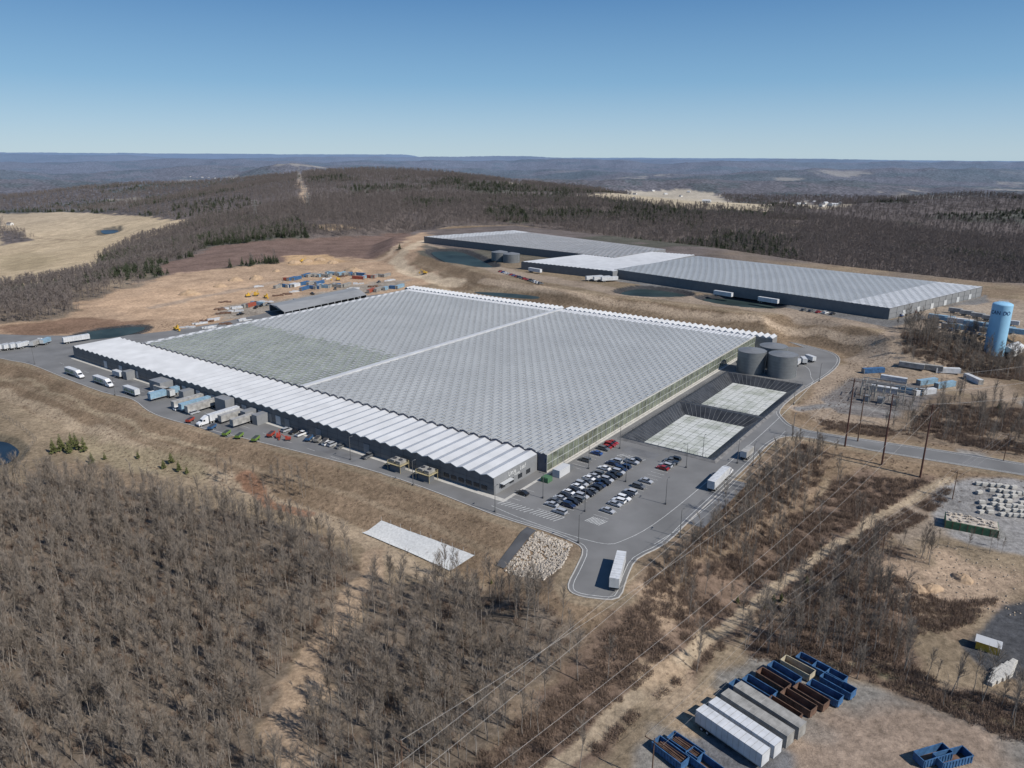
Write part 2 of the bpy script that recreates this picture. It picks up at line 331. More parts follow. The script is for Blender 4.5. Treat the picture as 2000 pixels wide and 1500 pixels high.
def surface(x,y):
    r=np.hypot(x,y); n=x.size
    n1=fbm(x/60,y/60,31)
    k=sm((r-640)/200+ (n1-.5)*1.2)
    col=np.array(C_GRASS)[None,:]*(1-k[:,None])+np.array(C_FOR)[None,:]*k[:,None]
    gp=sm((fbm(x/25,y/25,37)-.5)/.12)*(1-k)*.6
    col=col*(1-gp[:,None])+np.array((.205,.15,.105))[None,:]*gp[:,None]
    fo=k.copy()
    f2=sm((fbm(x/420,y/260,41)-.64)/.03)*sm((r-2300)/600)*sm((6500-r)/1500)*.8
    col=col*(1-f2[:,None])+np.array((.34,.285,.20))[None,:]*f2[:,None]; fo*=1-f2
    cf=sm((fbm(x/150,y/150,51)-.60)/.05)*k*.55
    col=col*(1-cf[:,None])+np.array((.065,.078,.055))[None,:]*cf[:,None]
    cf=sm((fbm(x/600,y/400,57)-.54)/.08)*sm((r-2500)/600)*.6*(1-f2)
    col=col*(1-cf[:,None])+np.array((.075,.085,.065))[None,:]*cf[:,None]
    wx=(fbm(x/14,y/14,61,3)-.5)*2; wy=(fbm(x/14,y/14,71,3)-.5)*2
    for poly,lo_,hi_,a0,a1,b0,b1 in SLB:
        m=(x>a0)&(x<a1)&(y>b0)&(y<b1)
        if not m.any(): continue
        d=sdist(poly,x[m],y[m])+wx[m]*1.2
        a=sm((d-lo_)/1.5)*(1-sm((d-hi_)/3)); c=np.array((.195,.142,.095))*(.9+.35*fbm(x[m]/6,y[m]/6,83))[:,None]
        col[m]=col[m]*(1-a[:,None])+c*a[:,None]; fo[m]*=1-a
        a=sm((d-hi_+1)/2)*(1-sm((d-hi_-5)/3))*.7
        col[m]=col[m]*(1-a[:,None])+np.array((.30,.235,.16))[None,:]*a[:,None]
        hf=(lo_+hi_)/2; a=(1-sm((np.abs(d-hf)-.7)/.9))*.55
        col[m]=col[m]*(1-a[:,None])+np.array((.29,.225,.155))[None,:]*a[:,None]
    for (kind,pts,w,c,fv,wob),b in zip(OPS,BB):
        m=(x>b[0])&(x<b[1])&(y>b[2])&(y<b[3])
        if not m.any(): continue
        xx=x[m]+wx[m]*wob*1.6; yy=y[m]+wy[m]*wob*1.6
        if kind=='poly': a=1-sm((sdist(pts,xx,yy)+w*.5)/w)
        else: a=1-sm((ldist(pts,xx,yy)-w*.7)/(w*.6))
        col[m]=col[m]*(1-a[:,None])+c[None,:]*a[:,None]; fo[m]=fo[m]*(1-a)+fv*a
    for _,p_,z_,_,s_ in PW:
        p=np.asarray(p_); m=(x>p[:,0].min()-15)&(x<p[:,0].max()+15)&(y>p[:,1].min()-15)&(y<p[:,1].max()+15)
        if not m.any(): continue
        a=1-sm((sdist(p_,x[m],y[m])-s_)/1.5); c=np.array((.055,.055,.057) if z_>0 else (.15,.125,.09))
        col[m]=col[m]*(1-a[:,None])+c[None,:]*a[:,None]; fo[m]*=1-a
    return col,fo
# ---------------------------------------------------------------- terrain sheet
th=np.radians(np.linspace(-72,72,721))
rr=np.concatenate([np.geomspace(15,1300,960),np.geomspace(1300,32000,340)[1:]])
R,Tt=np.meshgrid(rr,th,indexing='ij'); X=(R*np.sin(Tt)).ravel(); Y=(R*np.cos(Tt)).ravel()
Z=Hf(X,Y)-np.maximum(0,(np.hypot(X,Y)-23000))*.03
rv=np.hypot(X,Y)
colr,forest=surface(X,Y)
Z=Z+np.where(rv>2300,(vn(X/22,Y/22,91)*9)*sm((rv-2300)/500)*forest,0)
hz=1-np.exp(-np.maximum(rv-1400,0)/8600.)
haze_paint=np.array((.165,.243,.37))
colr=colr*(1-hz[:,None])+haze_paint[None,:]*hz[:,None]  # aerial haze painted into the ground colour, bluer with distance
nr,nt=R.shape
idx=np.arange(nr*nt).reshape(nr,nt)
q=np.stack([idx[:-1,:-1],idx[:-1,1:],idx[1:,1:],idx[1:,:-1]],-1).reshape(-1,4)
q=q[:,::-1]
me=bpy.data.meshes.new('terrain'); me.vertices.add(nr*nt); me.vertices.foreach_set('co',np.stack([X,Y,Z],1).ravel().astype(np.float32))
me.loops.add(q.size); me.loops.foreach_set('vertex_index',q.ravel().astype(np.int32))
me.polygons.add(len(q)); me.polygons.foreach_set('loop_start',np.arange(0,q.size,4,dtype=np.int32)); me.polygons.foreach_set('use_smooth',np.ones(len(q),bool))
me.update(calc_edges=True)
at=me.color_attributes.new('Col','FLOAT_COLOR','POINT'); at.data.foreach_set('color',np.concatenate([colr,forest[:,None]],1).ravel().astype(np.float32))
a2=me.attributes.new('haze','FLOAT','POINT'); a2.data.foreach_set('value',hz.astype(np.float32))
gm=bpy.data.materials.new('ground cover'); gm.use_nodes=True; N=gm.node_tree.nodes; L=gm.node_tree.links; bs=N['Principled BSDF']; bs.inputs['Roughness'].default_value=1; bs.inputs['Specular IOR Level'].default_value=.05
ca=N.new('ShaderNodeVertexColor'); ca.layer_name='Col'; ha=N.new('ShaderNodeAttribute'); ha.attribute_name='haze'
tc=N.new('ShaderNodeTexCoord')
def noise(sc,det=6,r=.6):
    n=N.new('ShaderNodeTexNoise'); n.inputs['Scale'].default_value=sc; n.inputs['Detail'].default_value=det; n.inputs['Roughness'].default_value=r; L.new(tc.outputs['Object'],n.inputs['Vector']); return n
def mr(src,a,b,c,d):
    m=N.new('ShaderNodeMapRange'); L.new(src,m.inputs[0]); m.inputs[1].default_value=a; m.inputs[2].default_value=b; m.inputs[3].default_value=c; m.inputs[4].default_value=d; return m.outputs[0]
def mth(o,a,b):
    m=N.new('ShaderNodeMath'); m.operation=o
    for i,s in enumerate((a,b)):
        if isinstance(s,(int,float)): m.inputs[i].default_value=s
        else: L.new(s,m.inputs[i])
    return m.outputs[0]
n1=noise(.6,7,.75); n2=noise(.05,6,.65); n3=noise(.004,5)
v1=N.new('ShaderNodeTexVoronoi'); v1.inputs['Scale'].default_value=.075; L.new(tc.outputs['Object'],v1.inputs['Vector'])
k1=mr(n1.outputs['Fac'],.3,.7,.52,1.48); k2=mr(n2.outputs['Fac'],.3,.7,.74,1.26); k3=mr(n3.outputs['Fac'],.35,.65,.86,1.14)
kk=mth('MULTIPLY',mth('MULTIPLY',k1,k2),k3)
vk=mr(v1.outputs['Distance'],0,.75,1.3,.45)
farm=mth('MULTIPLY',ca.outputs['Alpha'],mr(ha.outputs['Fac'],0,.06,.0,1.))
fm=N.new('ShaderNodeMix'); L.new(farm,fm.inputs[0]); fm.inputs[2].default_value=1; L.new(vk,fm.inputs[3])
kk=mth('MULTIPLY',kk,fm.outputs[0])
hm=N.new('ShaderNodeMix'); L.new(mr(ha.outputs['Fac'],0,.8,0,.85),hm.inputs[0]); L.new(kk,hm.inputs[2]); hm.inputs[3].default_value=1  # ground mottling fades out under the painted haze
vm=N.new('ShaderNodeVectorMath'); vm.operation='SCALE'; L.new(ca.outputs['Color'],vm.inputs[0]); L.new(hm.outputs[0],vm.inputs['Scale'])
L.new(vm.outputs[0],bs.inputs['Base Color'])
bp=N.new('ShaderNodeBump'); bp.inputs['Strength'].default_value=.7; bp.inputs['Distance'].default_value=.6; L.new(n1.outputs['Fac'],bp.inputs['Height']); L.new(bp.outputs['Normal'],bs.inputs['Normal'])
me.materials.append(gm)
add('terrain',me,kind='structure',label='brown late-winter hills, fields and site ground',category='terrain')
print('terrain',time.time()-T0)
# ---------------------------------------------------------------- asphalt, kerbs, markings
def strip(mb,pts,w,z,m=0,off=0.,hfun=None,up=0.,closed=False):
    n=len(pts); L_=[];R_=[]
    for i in range(n):
        if closed: a=pts[(i-1)%n]; b=pts[(i+1)%n]
        else: a=pts[max(i-1,0)]; b=pts[min(i+1,n-1)]
        dx,dy=b[0]-a[0],b[1]-a[1]; l=math.hypot(dx,dy) or 1; nx,ny=-dy/l,dx/l
        p=pts[i]; x,y=p[0]+nx*off,p[1]+ny*off
        zz=(hfun(x,y)+z) if hfun else z
        L_.append((x+nx*w/2,y+ny*w/2,zz)); R_.append((x-nx*w/2,y-ny*w/2,zz))
    for i in range(n if closed else n-1):
        j=(i+1)%n
        mb.face([R_[i],R_[j],L_[j],L_[i]],m)
        if up:
            d=lambda p:(p[0],p[1],p[2]-up)
            mb.face([d(R_[i]),d(R_[j]),R_[j],R_[i]],m); mb.face([L_[i],L_[j],d(L_[j]),d(L_[i])],m)
mb=MB()
loops=[[Vector((x,y,.06)) for x,y in ASPH]]+[[Vector((p[0],p[1],.06)) for p in bring(b_,6.8 if k==0 else 5.6,0)] for k,b_ in ((0,BAS[0]),(1,BAS[1]))]
# keep the two basin openings apart
loops=[loops[0],[Vector((p[0],p[1],.06)) for p in [S(-8.7,70.2),S(-50.3,70.2),S(-50.3,189.8),S(-8.7,189.8)]]]
mb.V=[tuple(v) for lp_ in loops for v in lp_]; mb.F=[tuple(t) for t in tessellate_polygon(loops)]; mb.M=[0]*len(mb.F)
me=mb.mesh('asphalt_road',[M['asphalt']])
import bmesh
bm=bmesh.new(); bm.from_mesh(me)
for f in bm.faces:
    f.normal_update()
    if f.normal.z<0: f.normal_flip()
bm.to_mesh(me); bm.free()
add('asphalt_road',me,kind='structure',label='grey asphalt yard and ring road',category='road')
nl=len(A_low)*3
edge=ASPH[3:nl-3]; edge_u=ASPH[nl+3:nl+3*14]
mb=MB(); strip(mb,edge,.35,.19,up=.15); strip(mb,edge_u,.35,.19,up=.15); add('road_kerb',mb.mesh('road_kerb',[M['kerb']]),kind='structure',label='pale concrete kerb along the road edge',category='kerb')
mb=MB()
strip(mb,edge[30:],.17,.075,off=1.3); strip(mb,edge_u,.17,.075,off=1.3)
inner=catmull([S(a,b)[:2] for a,b in [(-4,-6.5),(-20,-8),(-44,-7),(-50,0),(-53,20),(-54,66),(-54,130),(-52,192),(-48,207),(-40,226),(-20,238)]],4,False)
strip(mb,inner,.17,.075)
mid=catmull([S(a,b)[:2] for a,b in [(-58,2),(-61,25),(-62,66),(-61,120)]],4,False)
strip(mb,mid,.14,.075)
def sline(a0,b0,a1,b1,w=.12,z=.076,m=0): strip(mb,[S(a0,b0)[:2],S(a1,b1)[:2]],w,z,m)
for b in np.arange(1,54,2.75): sline(-17,b,-27.6,b)
sline(-22.3,1,-22.3,53)
for b in np.arange(8,60,2.75): sline(-34,b,-39.4,b)
for b in np.arange(36,66,2.75): sline(-7,b,-12.5,b)
for b in np.arange(2,12,2.75): sline(-4.5,b,-9.5,b)
for k in range(8): sline(-17-k*1.3,-3.5,-18.5-k*1.3,.6,.25); sline(-34-k*.7,2.5,-35-k*.7,6.5,.25); sline(-17-k*1.3,55,-18.5-k*1.3,58,.25); sline(-6-k*1.5,-.5,-4.5-k*1.5,-4,.25)
for a in range(10,300,14): sline(a,-10,a+5,-10,.12)
add('road_marking',mb.mesh('road_marking',[M['paint']]),kind='structure',label='white painted lines on the asphalt',category='road marking')
mb=MB()
for (a0,a1,b0,b1) in ((200,240,-14,-4),(60,90,-9,-4),(-66,-58,20,60),(-30,-16,60,66),(120,150,-22,-12)):
    mb.face([S(a0,b0,.066),S(a1,b0,.066),S(a1,b1,.066),S(a0,b1,.066)])
add('asphalt_patch',mb.mesh('asphalt_patch',[mat('patched asphalt',(.145,.145,.147),.9,.2,.15)]),kind='structure',label='darker patched areas of asphalt',category='road')
mb=MB(); mb.face([S(-4.5,-2.2,.075),S(300,-2.2,.075),S(300,0,.075),S(-4.5,0,.075)]); mb.face([S(-4.4,-2.2,.079),S(-4.4,250,.079),S(-5.6,250,.079),S(-5.6,-2.2,.079)])
add('pavement',mb.mesh('pavement',[M['concrete']]),kind='structure',label='concrete pavement along the hall walls',category='pavement')
# ---------------------------------------------------------------- greenhouses
def gh(name,label,cat,cor,zg,n,nb,rise,roofmats,matf,vents,frontm,sidem,ventstep=4.5,lift=.3):
    FL,FR,BR,BL=[Vector(c) for c in cor]; org=tuple(FL); org=(org[0],org[1],zg)
    def B(s,t): return (FL*(1-s)+FR*s)*(1-t)+(BL*(1-s)+BR*s)*t
    e=thing(name,label,cat,org)
    r=MB()
    for i in range(n):
        s0,s1=i/n,(i+1)/n; sc=(s0+s1)/2
        for j in range(nb):
            t0,t1=j/nb,(j+1)/nb; m=matf(sc,(t0+t1)/2)
            up=Vector((0,0,rise))
            a,b,c=B(s0,t0),B(sc,t0)+up,B(s1,t0); d,f,g=B(s0,t1),B(sc,t1)+up,B(s1,t1)
            r.face([a,b,f,d],m); r.face([b,c,g,f],m)
    add('roof',r.mesh('roof',roofmats,org),e)
    w=MB()
    zv=lambda p:Vector((p.x,p.y,zg-.3))
    for i in range(n):
        s0,s1=i/n,(i+1)/n; sc=(s0+s1)/2; up=Vector((0,0,rise))
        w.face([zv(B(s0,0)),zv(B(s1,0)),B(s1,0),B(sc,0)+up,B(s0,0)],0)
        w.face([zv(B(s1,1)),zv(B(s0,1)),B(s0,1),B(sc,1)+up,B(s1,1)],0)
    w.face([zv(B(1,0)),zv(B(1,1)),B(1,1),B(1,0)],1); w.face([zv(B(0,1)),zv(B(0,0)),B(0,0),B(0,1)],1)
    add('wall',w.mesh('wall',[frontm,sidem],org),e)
    g=MB()
    for i in range(0,n+1):
        a,b=B(i/n,0),B(i/n,1); d=(FR-FL).normalized()*.07
        g.face([a-d+Vector((0,0,.05)),a+d+Vector((0,0,.05)),b+d+Vector((0,0,.05)),b-d+Vector((0,0,.05))])
    add('gutter',g.mesh('gutter',[M['frame']],org),e)
    if vents:
        v=MB(); Lg=((BL-FL).length+(BR-FR).length)/2; nv=int(Lg/ventstep); wA=(FR-FL)/n; half=wA.length/2
        ev=wA.normalized()
        for i in range(n):
            sc=(i+.5)/n
            for j in range(nv):
                if j%2==i%2: sg=1
                else: sg=-1
                t0=(j+.10)/nv; t1=(j+.90)/nv
                if t1>.975: continue
                a,b=B(sc,t0)+Vector((0,0,rise+.04)),B(sc,t1)+Vector((0,0,rise+.04))
                k=half*.66; lf=lift*random.uniform(.8,1.15); dz=-rise*.66+lf; o1=ev*(sg*k)+Vector((0,0,dz))
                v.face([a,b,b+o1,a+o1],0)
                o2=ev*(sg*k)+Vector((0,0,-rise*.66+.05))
                v.face([a+o1,b+o1,b+o2,a+o2],1)  # dark sheet painted as the shade in the gap under each open vent
        add('roof_vent',v.mesh('roof_vent',[M['vent'],M['vent_gap']],org),e,kind='stuff')
    return e,B,org
EZ=6.9
def posts(e,org,pts0,pts1,zg,zt,step,out,name='post',mat_=None):
    p=MB(); a=Vector(pts0);b=Vector(pts1);L_=(b-a).length;d=(b-a).normalized(); n=max(2,int(L_/step)); yaw=math.atan2(d.y,d.x)
    o=Vector(out)
    for i in range(n+1):
        q=a+d*(L_*i/n)+o*.1; p.box(q.x,q.y,zg,.12,.12,zt-zg,0,yaw)
    for zz in (zg+.6,(zg+zt)/2,zt-.2):
        q=(a+b)/2+o*.1; p.box(q.x,q.y,zz,L_,.10,.10,0,yaw)
    add('wall_frame',p.mesh('wall_frame',[mat_ or M['frame']],org),e)
cor=[S(131,26,EZ),S(-4,26,EZ),S(-4,250,EZ),S(131,250,EZ)]
e,B,org=gh('greenhouse','large glass greenhouse with pale staggered roof vents beside the car park','greenhouse',cor,0,56,56,.36,[M['glass_roof'],M['white_roof']],lambda s,t:1 if t>.972 else 0,True,M['blueglass'],M['glass_wall'],ventstep=3.2,lift=.2)
posts(e,org,S(-4,26),S(-4,250),0,EZ,3.6,(.807,-.59,0))
w=MB(); w.face([S(-4.15,26,0),S(-4.15,250,0),S(-4.15,250,.8),S(-4.15,26,.8)]); w.face([S(-4.16,26,EZ-.1),S(-4.16,250,EZ-.1),S(-4.16,250,EZ+.35),S(-4.16,26,EZ+.35)]); add('wall_base',w.mesh('wall_base',[M['concrete']],org),e)
w=MB(); w.face([S(131,26,7.7),S(133.6,26,7.7),S(133.6,250,7.7),S(131,250,7.7)]); w.face([S(131,26,6.8),S(131,26,7.7),S(131,250,7.7),S(131,250,6.8)]); w.face([S(133.6,26,6.8),S(133.6,26,7.7),S(133.6,250,7.7),S(133.6,250,6.8)])
add('ridge_walkway',w.mesh('ridge_walkway',[M['white_roof']],org),e)
def gallery(A0,A1,b0,b1,n,lab):
    mb=MB(); org2=S(A0,b0,0); gb=thing('service_gallery',lab,'building',org2)
    for i in range(n):
        a0=A0+i*((A1-A0)/n); a1=a0+(A1-A0)/n; am=(a0+a1)/2
        mb.face([S(a0,b0,EZ),S(am,b0,EZ+1.2),S(am,b1,EZ+1.2),S(a0,b1,EZ)]); mb.face([S(am,b0,EZ+1.2),S(a1,b0,EZ),S(a1,b1,EZ),S(am,b1,EZ+1.2)])
        mb.face([S(a0,b0,EZ),S(a1,b0,EZ),S(am,b0,EZ+1.2)])
    add('roof',mb.mesh('roof',[M['white_roof']],org2),gb)
    mb=MB(); 
    for a,b,c,d in ((A0,b0,A1,b0),(A0,b1,A1,b1),(A0,b0,A0,b1),(A1,b0,A1,b1)): mb.face([S(a,b,0),S(c,d,0),S(c,d,EZ),S(a,b,EZ)])
    add('wall',mb.mesh('wall',[M['grey_wall2']],org2),gb)
gallery(-14,131,250.3,259,38,'white saw-tooth roofed gallery behind the greenhouse')
gallery(134,280,246.4,256,38,'white saw-tooth roofed gallery beside the construction yard')
cor=[S(275,26,EZ),S(133.7,26,EZ),S(133.7,246,EZ),S(275,246,EZ)]
rm=random.Random(4)
def mf(s,t):
    a=275-s*141
    if a>271 or t>.97: return 1
    return 2 if t<.31+rm.uniform(-.02,.012) else 0
e,B,org=gh('greenhouse','large glass greenhouse with a clearer section showing green crops','greenhouse',cor,0,58,110,.36,[M['glass_roof'],M['white_roof'],M['glass_green']],mf,True,M['blueglass'],M['glass_wall'],ventstep=3.2,lift=.2)
w=MB()
for i in range(60):
    a=134+i*2.3
    w.face([S(a,28,EZ+.6),S(a+.12,28,EZ+.6),S(a+.12,93,EZ+.6),S(a,93,EZ+.6)])
add('glazing_bar',w.mesh('glazing_bar',[M['frame']],org),e)
HZ=6.5; NG=56; RI=.85
cor=[S(300,0,HZ),S(0,0,HZ),S(0,25.7,HZ),S(300,25.7,HZ)]
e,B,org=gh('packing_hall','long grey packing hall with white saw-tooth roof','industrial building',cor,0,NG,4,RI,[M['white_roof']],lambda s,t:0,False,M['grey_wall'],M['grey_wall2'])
hall=e
w=MB()
for i in range(NG):
    a0=300*i/NG;a1=300*(i+1)/NG;am=(a0+a1)/2
    for (x0,z0,x1,z1) in ((a0,HZ,am,HZ+RI),(am,HZ+RI,a1,HZ)):
        w.face([S(x0,-.4,z0+.05),S(x1,-.4,z1+.05),S(x1,-.4,z1-.22),S(x0,-.4,z0-.22)]); w.face([S(x0,-.4,z0+.05),S(x1,-.4,z1+.05),S(x1,.1,z1+.05),S(x0,.1,z0+.05)])
add('roof_trim',w.mesh('roof_trim',[M['frame']],org),e)
w=MB()
for zz in (2.1,4.2): w.face([S(0,-.05,zz),S(300,-.05,zz),S(300,-.05,zz+.07),S(0,-.05,zz+.07)])
for i in range(0,300,6): w.face([S(i,-.05,0),S(i+.1,-.05,0),S(i+.1,-.05,HZ),S(i,-.05,HZ)])
add('cladding_seam',w.mesh('cladding_seam',[M['chassis']],org),e)
w=MB()
for i in range(NG):
    a0=299.5*i/NG;a1=299.5*(i+1)/NG
    if a1>276: continue
    w.face([S(a0+.3,25.8,HZ+.1),S(a1-.3,25.8,HZ+.1),S(a1-.8,25.8,HZ+1.15),S((a0+a1)/2,25.8,HZ+1.65),S(a0+.8,25.8,HZ+1.15)])
add('gable_glazing',w.mesh('gable_glazing',[M['blueglass']],org),e)
def wallbox(a0,a1,z0,z1,out=.12,b=0):
    m=MB(); c=S((a0+a1)/2,b-out/2); m.box(c[0],c[1],z0,abs(a1-a0),out,z1-z0,0,YA); return m
for i,a in enumerate([3,6.4,9.8,13.2,16.6,20]): add('window',wallbox(a,a+2.4,1.1,2.7).mesh('window',[M['carglass']],org),e)
for i,a in enumerate([5,10,15,20]):
    m=MB(); c=S(-.08,a); m.box(c[0],c[1],1.1,.14,2.4,1.6,0,YA+0); add('window',m.mesh('window',[M['carglass']],org),e)
for a in list(range(108,196,6))+[60,88,230,262,246]: add('dock_door',wallbox(a,a+3.2,.2,4.0,.16).mesh('dock_door',[M['frame'] if a%4 else M['grey_wall2']],org),e)
w=MB(); c=S(-1.0,6); w.box(c[0],c[1],3.2,1.6,6,.25,0,YA); add('canopy',w.mesh('canopy',[M['frame']],org),e)
for (a0,a1,bb,hh,lb) in ((196,206,-7,5.6,'grey dock annex'),(146,154,-5,6.3,'grey dock lobby'),(178,182,-6,4.4,'grey dock lobby'),(122,125.6,-6,4.4,'grey dock lobby'),(130,133.6,-6,4.4,'grey dock lobby'),(232,236,-5,4.4,'grey dock lobby')):
    w=MB(); c=S((a0+a1)/2,bb/2-.05); w.box(c[0],c[1],0,a1-a0,-bb,hh,0,YA); add('dock_annex',w.mesh('dock_annex',[M['grey_wall2']],org),e,label=lb)
def textmesh(s,size,name,m,al='CENTER'):
    c=bpy.data.curves.new(name,'FONT'); c.body=s; c.size=size; c.extrude=.03; c.align_x=al; c.align_y='CENTER'
    o=bpy.data.objects.new(name,c); COL.objects.link(o); bpy.context.view_layer.update()
    me=bpy.data.meshes.new_from_object(o.evaluated_get(bpy.context.evaluated_depsgraph_get())); bpy.data.objects.remove(o)
    me.materials.clear(); me.materials.append(m); return me
for s,z,sz,b_ in (('Little',4.9,2.2,10.2),('Leaf',4.9,2.2,16.4),('FARMS',3.4,1.1,13)):
    me_=textmesh(s,sz,'sign_lettering',M['lettering'])
    o=add('sign_lettering',me_,hall); p=S(-.15,b_,z); o.location=(p[0]-org[0],p[1]-org[1],p[2]); o.rotation_euler=(math.radians(90),0,YB)
def plat():
    f=MB()
    for x in (-3.4,3.4):
        for y in (-2.4,2.4): f.box(x,y,0,.16,.16,4.2)
    f.box(0,0,3.0,7.2,5.2,.15); 
    for x,y,lx,ly in ((0,-2.6,7.2,.06),(0,2.6,7.2,.06),(-3.6,0,.06,5.2),(3.6,0,.06,5.2)):
        f.box(x,y,4.1,lx,ly,.06); f.box(x,y,3.6,lx,ly,.05)
    for k in range(8): f.box(4.2+k*.5,0,2.9-k*.38,.5,1.1,.08)
    u=MB()
    for x in (-1.6,1.6):
        u.box(x,0,3.2,2.4,3.6,1.5,0)
        for k in range(3): u.box(x,-1.84,3.4+k*.42,2.1,.05,.2,1)
        u.tube((x,0,4.7),(x,0,5.0),.8,.8,12,1)
    u2=MB(); u2.box(0,.4,0,5.5,3,2.4)
    return [('frame',f.mesh('frame',[M['platform']])),('cooling_unit',u.mesh('cooling_unit',[M['cont_grey'],M['chassis']])),('chiller',u2.mesh('chiller',[M['grey_wall']]))]
pl=plat()
for a,b in ((41,-3.9),(27,-3.9)): thing('cooling_platform','steel platform with rails carrying grey cooling units','plant platform',S(a,b,.06),YA,'cooling platforms on the hall front',pl,None,.92)
# ---------------------------------------------------------------- upper greenhouses
def q4(L,z): return [P(u,v,z) for u,v in L]
zr=19.2
cor=q4([(1200,526),(1738,602),(1919,560),(1362,500)],zr)
e,B,org=gh('greenhouse','wide glass greenhouse with grey end hall on the upper terrace','greenhouse',cor,12,80,30,.16,[M['glass_roof'],M['white_roof']],lambda s,t:1 if s>.87 else 0,True,M['grey_wall'],M['grey_wall2'],ventstep=4.5,lift=.12)
posts(e,org,cor[1][:2]+(12,),cor[2][:2]+(12,),12,zr,9,(.8,-.6,0),mat_=M['grey_wall'])
for k in (1,2,3,4,5,6):
    w=MB(); a_=Vector(cor[1]); b_=Vector(cor[2]); c=a_.lerp(b_,k/7)+Vector((.8,-.6,0))*.2; yw_=math.atan2(b_.y-a_.y,b_.x-a_.x)
    w.box(c.x,c.y,12.2,4,.2,3.6,0,yw_); add('dock_door',w.mesh('dock_door',[M['frame']],org),e)
cor=q4([(828,462),(1200,503),(1300,487),(1003,450)],zr)
e,B,org=gh('greenhouse','glass greenhouse with brownish mottled roof by two tanks','greenhouse',cor,12,90,26,.25,[M['glass_far'],M['white_roof']],lambda s,t:1 if s<.12 else 0,True,M['grey_wall'],M['grey_wall2'],ventstep=6,lift=.2)
cor=q4([(1018,511),(1197,530),(1357,498),(1215,488)],zr-.4)
e,B,org=gh('packing_hall','pale-roofed grey hall between the upper greenhouses','industrial building',cor,12,22,2,.4,[M['white_roof']],lambda s,t:0,False,M['grey_wall'],M['grey_wall2'])
# ---------------------------------------------------------------- tanks
def tank(r,h):
    w=MB(); w.tube((0,0,0),(0,0,h),r,r,40,cap=False)
    t=MB(); t.tube((0,0,h),(0,0,h+r*.18),r*1.01,r*.12,40)
    rb=MB()
    for k in range(1,int(h/1.5)):rb.tube((0,0,k*1.5),(0,0,k*1.5+.1),r+.05,r+.05,40,cap=False)
    l=MB()
    for s in (-.25,.25): l.box(r+.3,s,0,.06,.06,h+1)
    for k in range(int(h/.5)): l.box(r+.3,0,k*.5,.05,.5,.05)
    return [('wall',w.mesh('wall',[M['tank']],smooth=True)),('roof',t.mesh('roof',[M['tank_roof']])),('hoop',rb.mesh('hoop',[M['grey_wall2']])),('ladder',l.mesh('ladder',[M['frame']]))]
tk=tank(7.2,11.5)
for a,b in ((-19,199),(-34.5,201),(-25,215.5)): thing('water_tank','dark grey round steel water tank beside the greenhouse','water tank',S(a,b,.06),-.6,'dark steel water tanks',tk)
tk2=tank(8,8)
for u,v in ((976,508),(999,512)): thing('water_tank','grey round tank on the upper terrace by a pond','water tank',P(u,v,12),-.6,'grey tanks on the upper terrace',tk2)
# ---------------------------------------------------------------- basins (sunk into the yard)
def basin(bs_,nd,fd):
    a0,a1,b0,b1=bs_
    org=S(a0,b0,0)
    e=thing('lined_basin','black lined sunken basin with streaky floating cover','water basin',org)
    def rg2(dout,z,nb=None,fb=None):
        nb=dout if nb is None else nb; fb=dout if fb is None else fb
        return [S(a0+dout,b0-nb,z),S(a1-dout,b0-nb,z),S(a1-dout,b1+fb,z),S(a0+dout,b1+fb,z)]
    lv=[rg2(6.9,.07,nd,fd),rg2(5.8,.75,min(nd,5.8),min(fd,5.8)),rg2(4.8,.75,min(nd,4.8),min(fd,4.8)),rg2(-.3,-3.0)]
    m=MB(); g=MB()
    for k in range(3):
        for i in range(4):
            j=(i+1)%4; (g if k==0 else m).face([lv[k][i],lv[k][j],lv[k+1][j],lv[k+1][i]],0)
    for i in range(4):
        p0,p1,q0,q1=Vector(lv[2][i]),Vector(lv[2][(i+1)%4]),Vector(lv[3][i]),Vector(lv[3][(i+1)%4]); nn=int((p1-p0).length/2.5)
        for k in range(1,nn): a_=p0.lerp(p1,k/nn)+Vector((0,0,.03)); b_=q0.lerp(q1,k/nn)+Vector((0,0,.06)); m.tube(a_,b_,.09,.12,4,1,cap=False)
    add('liner',m.mesh('liner',[M['black'],M['grey_wall']],org),e)
    add('berm',g.mesh('berm',[M['berm']],org),e)
    w=MB(); w.face(rg2(.2,-2.95)); add('water',w.mesh('water',[M['water_g']],org),e)
    c=MB(); na=max(1,int(abs(a1-a0)/3.1)); nb_=int((b1-b0)/3.1); 
    for i in range(na):
        for j in range(nb_):
            x=a1+.3+(abs(a1-a0)-.6)*i/na; y=b0+.3+(b1-b0-.6)*j/nb_; dx=(abs(a1-a0)-.6)/na-.14; dy=(b1-b0-.6)/nb_-.14; z=-2.85+random.random()*.03
            c.face([S(x,y,z),S(x+dx,y,z),S(x+dx,y+dy,z),S(x,y+dy,z)])
    add('floating_cover',c.mesh('floating_cover',[M['cover']],org),e)
    f=MB(); rg=rg2(5.3,.75)
    for i in range(4):
        p,q=Vector(rg[i]),Vector(rg[(i+1)%4]); nn=int((q-p).length/3)
        for k in range(nn): x=p.lerp(q,k/nn); f.tube(x,x+Vector((0,0,1.3)),.04,.04,4)
        f.tube(p+Vector((0,0,1.3)),q+Vector((0,0,1.3)),.03,.03,4)
    add('fence',f.mesh('fence',[M['chassis']],org),e)
basin(BAS[0],6.9,6.2); basin(BAS[1],6.2,6.9)
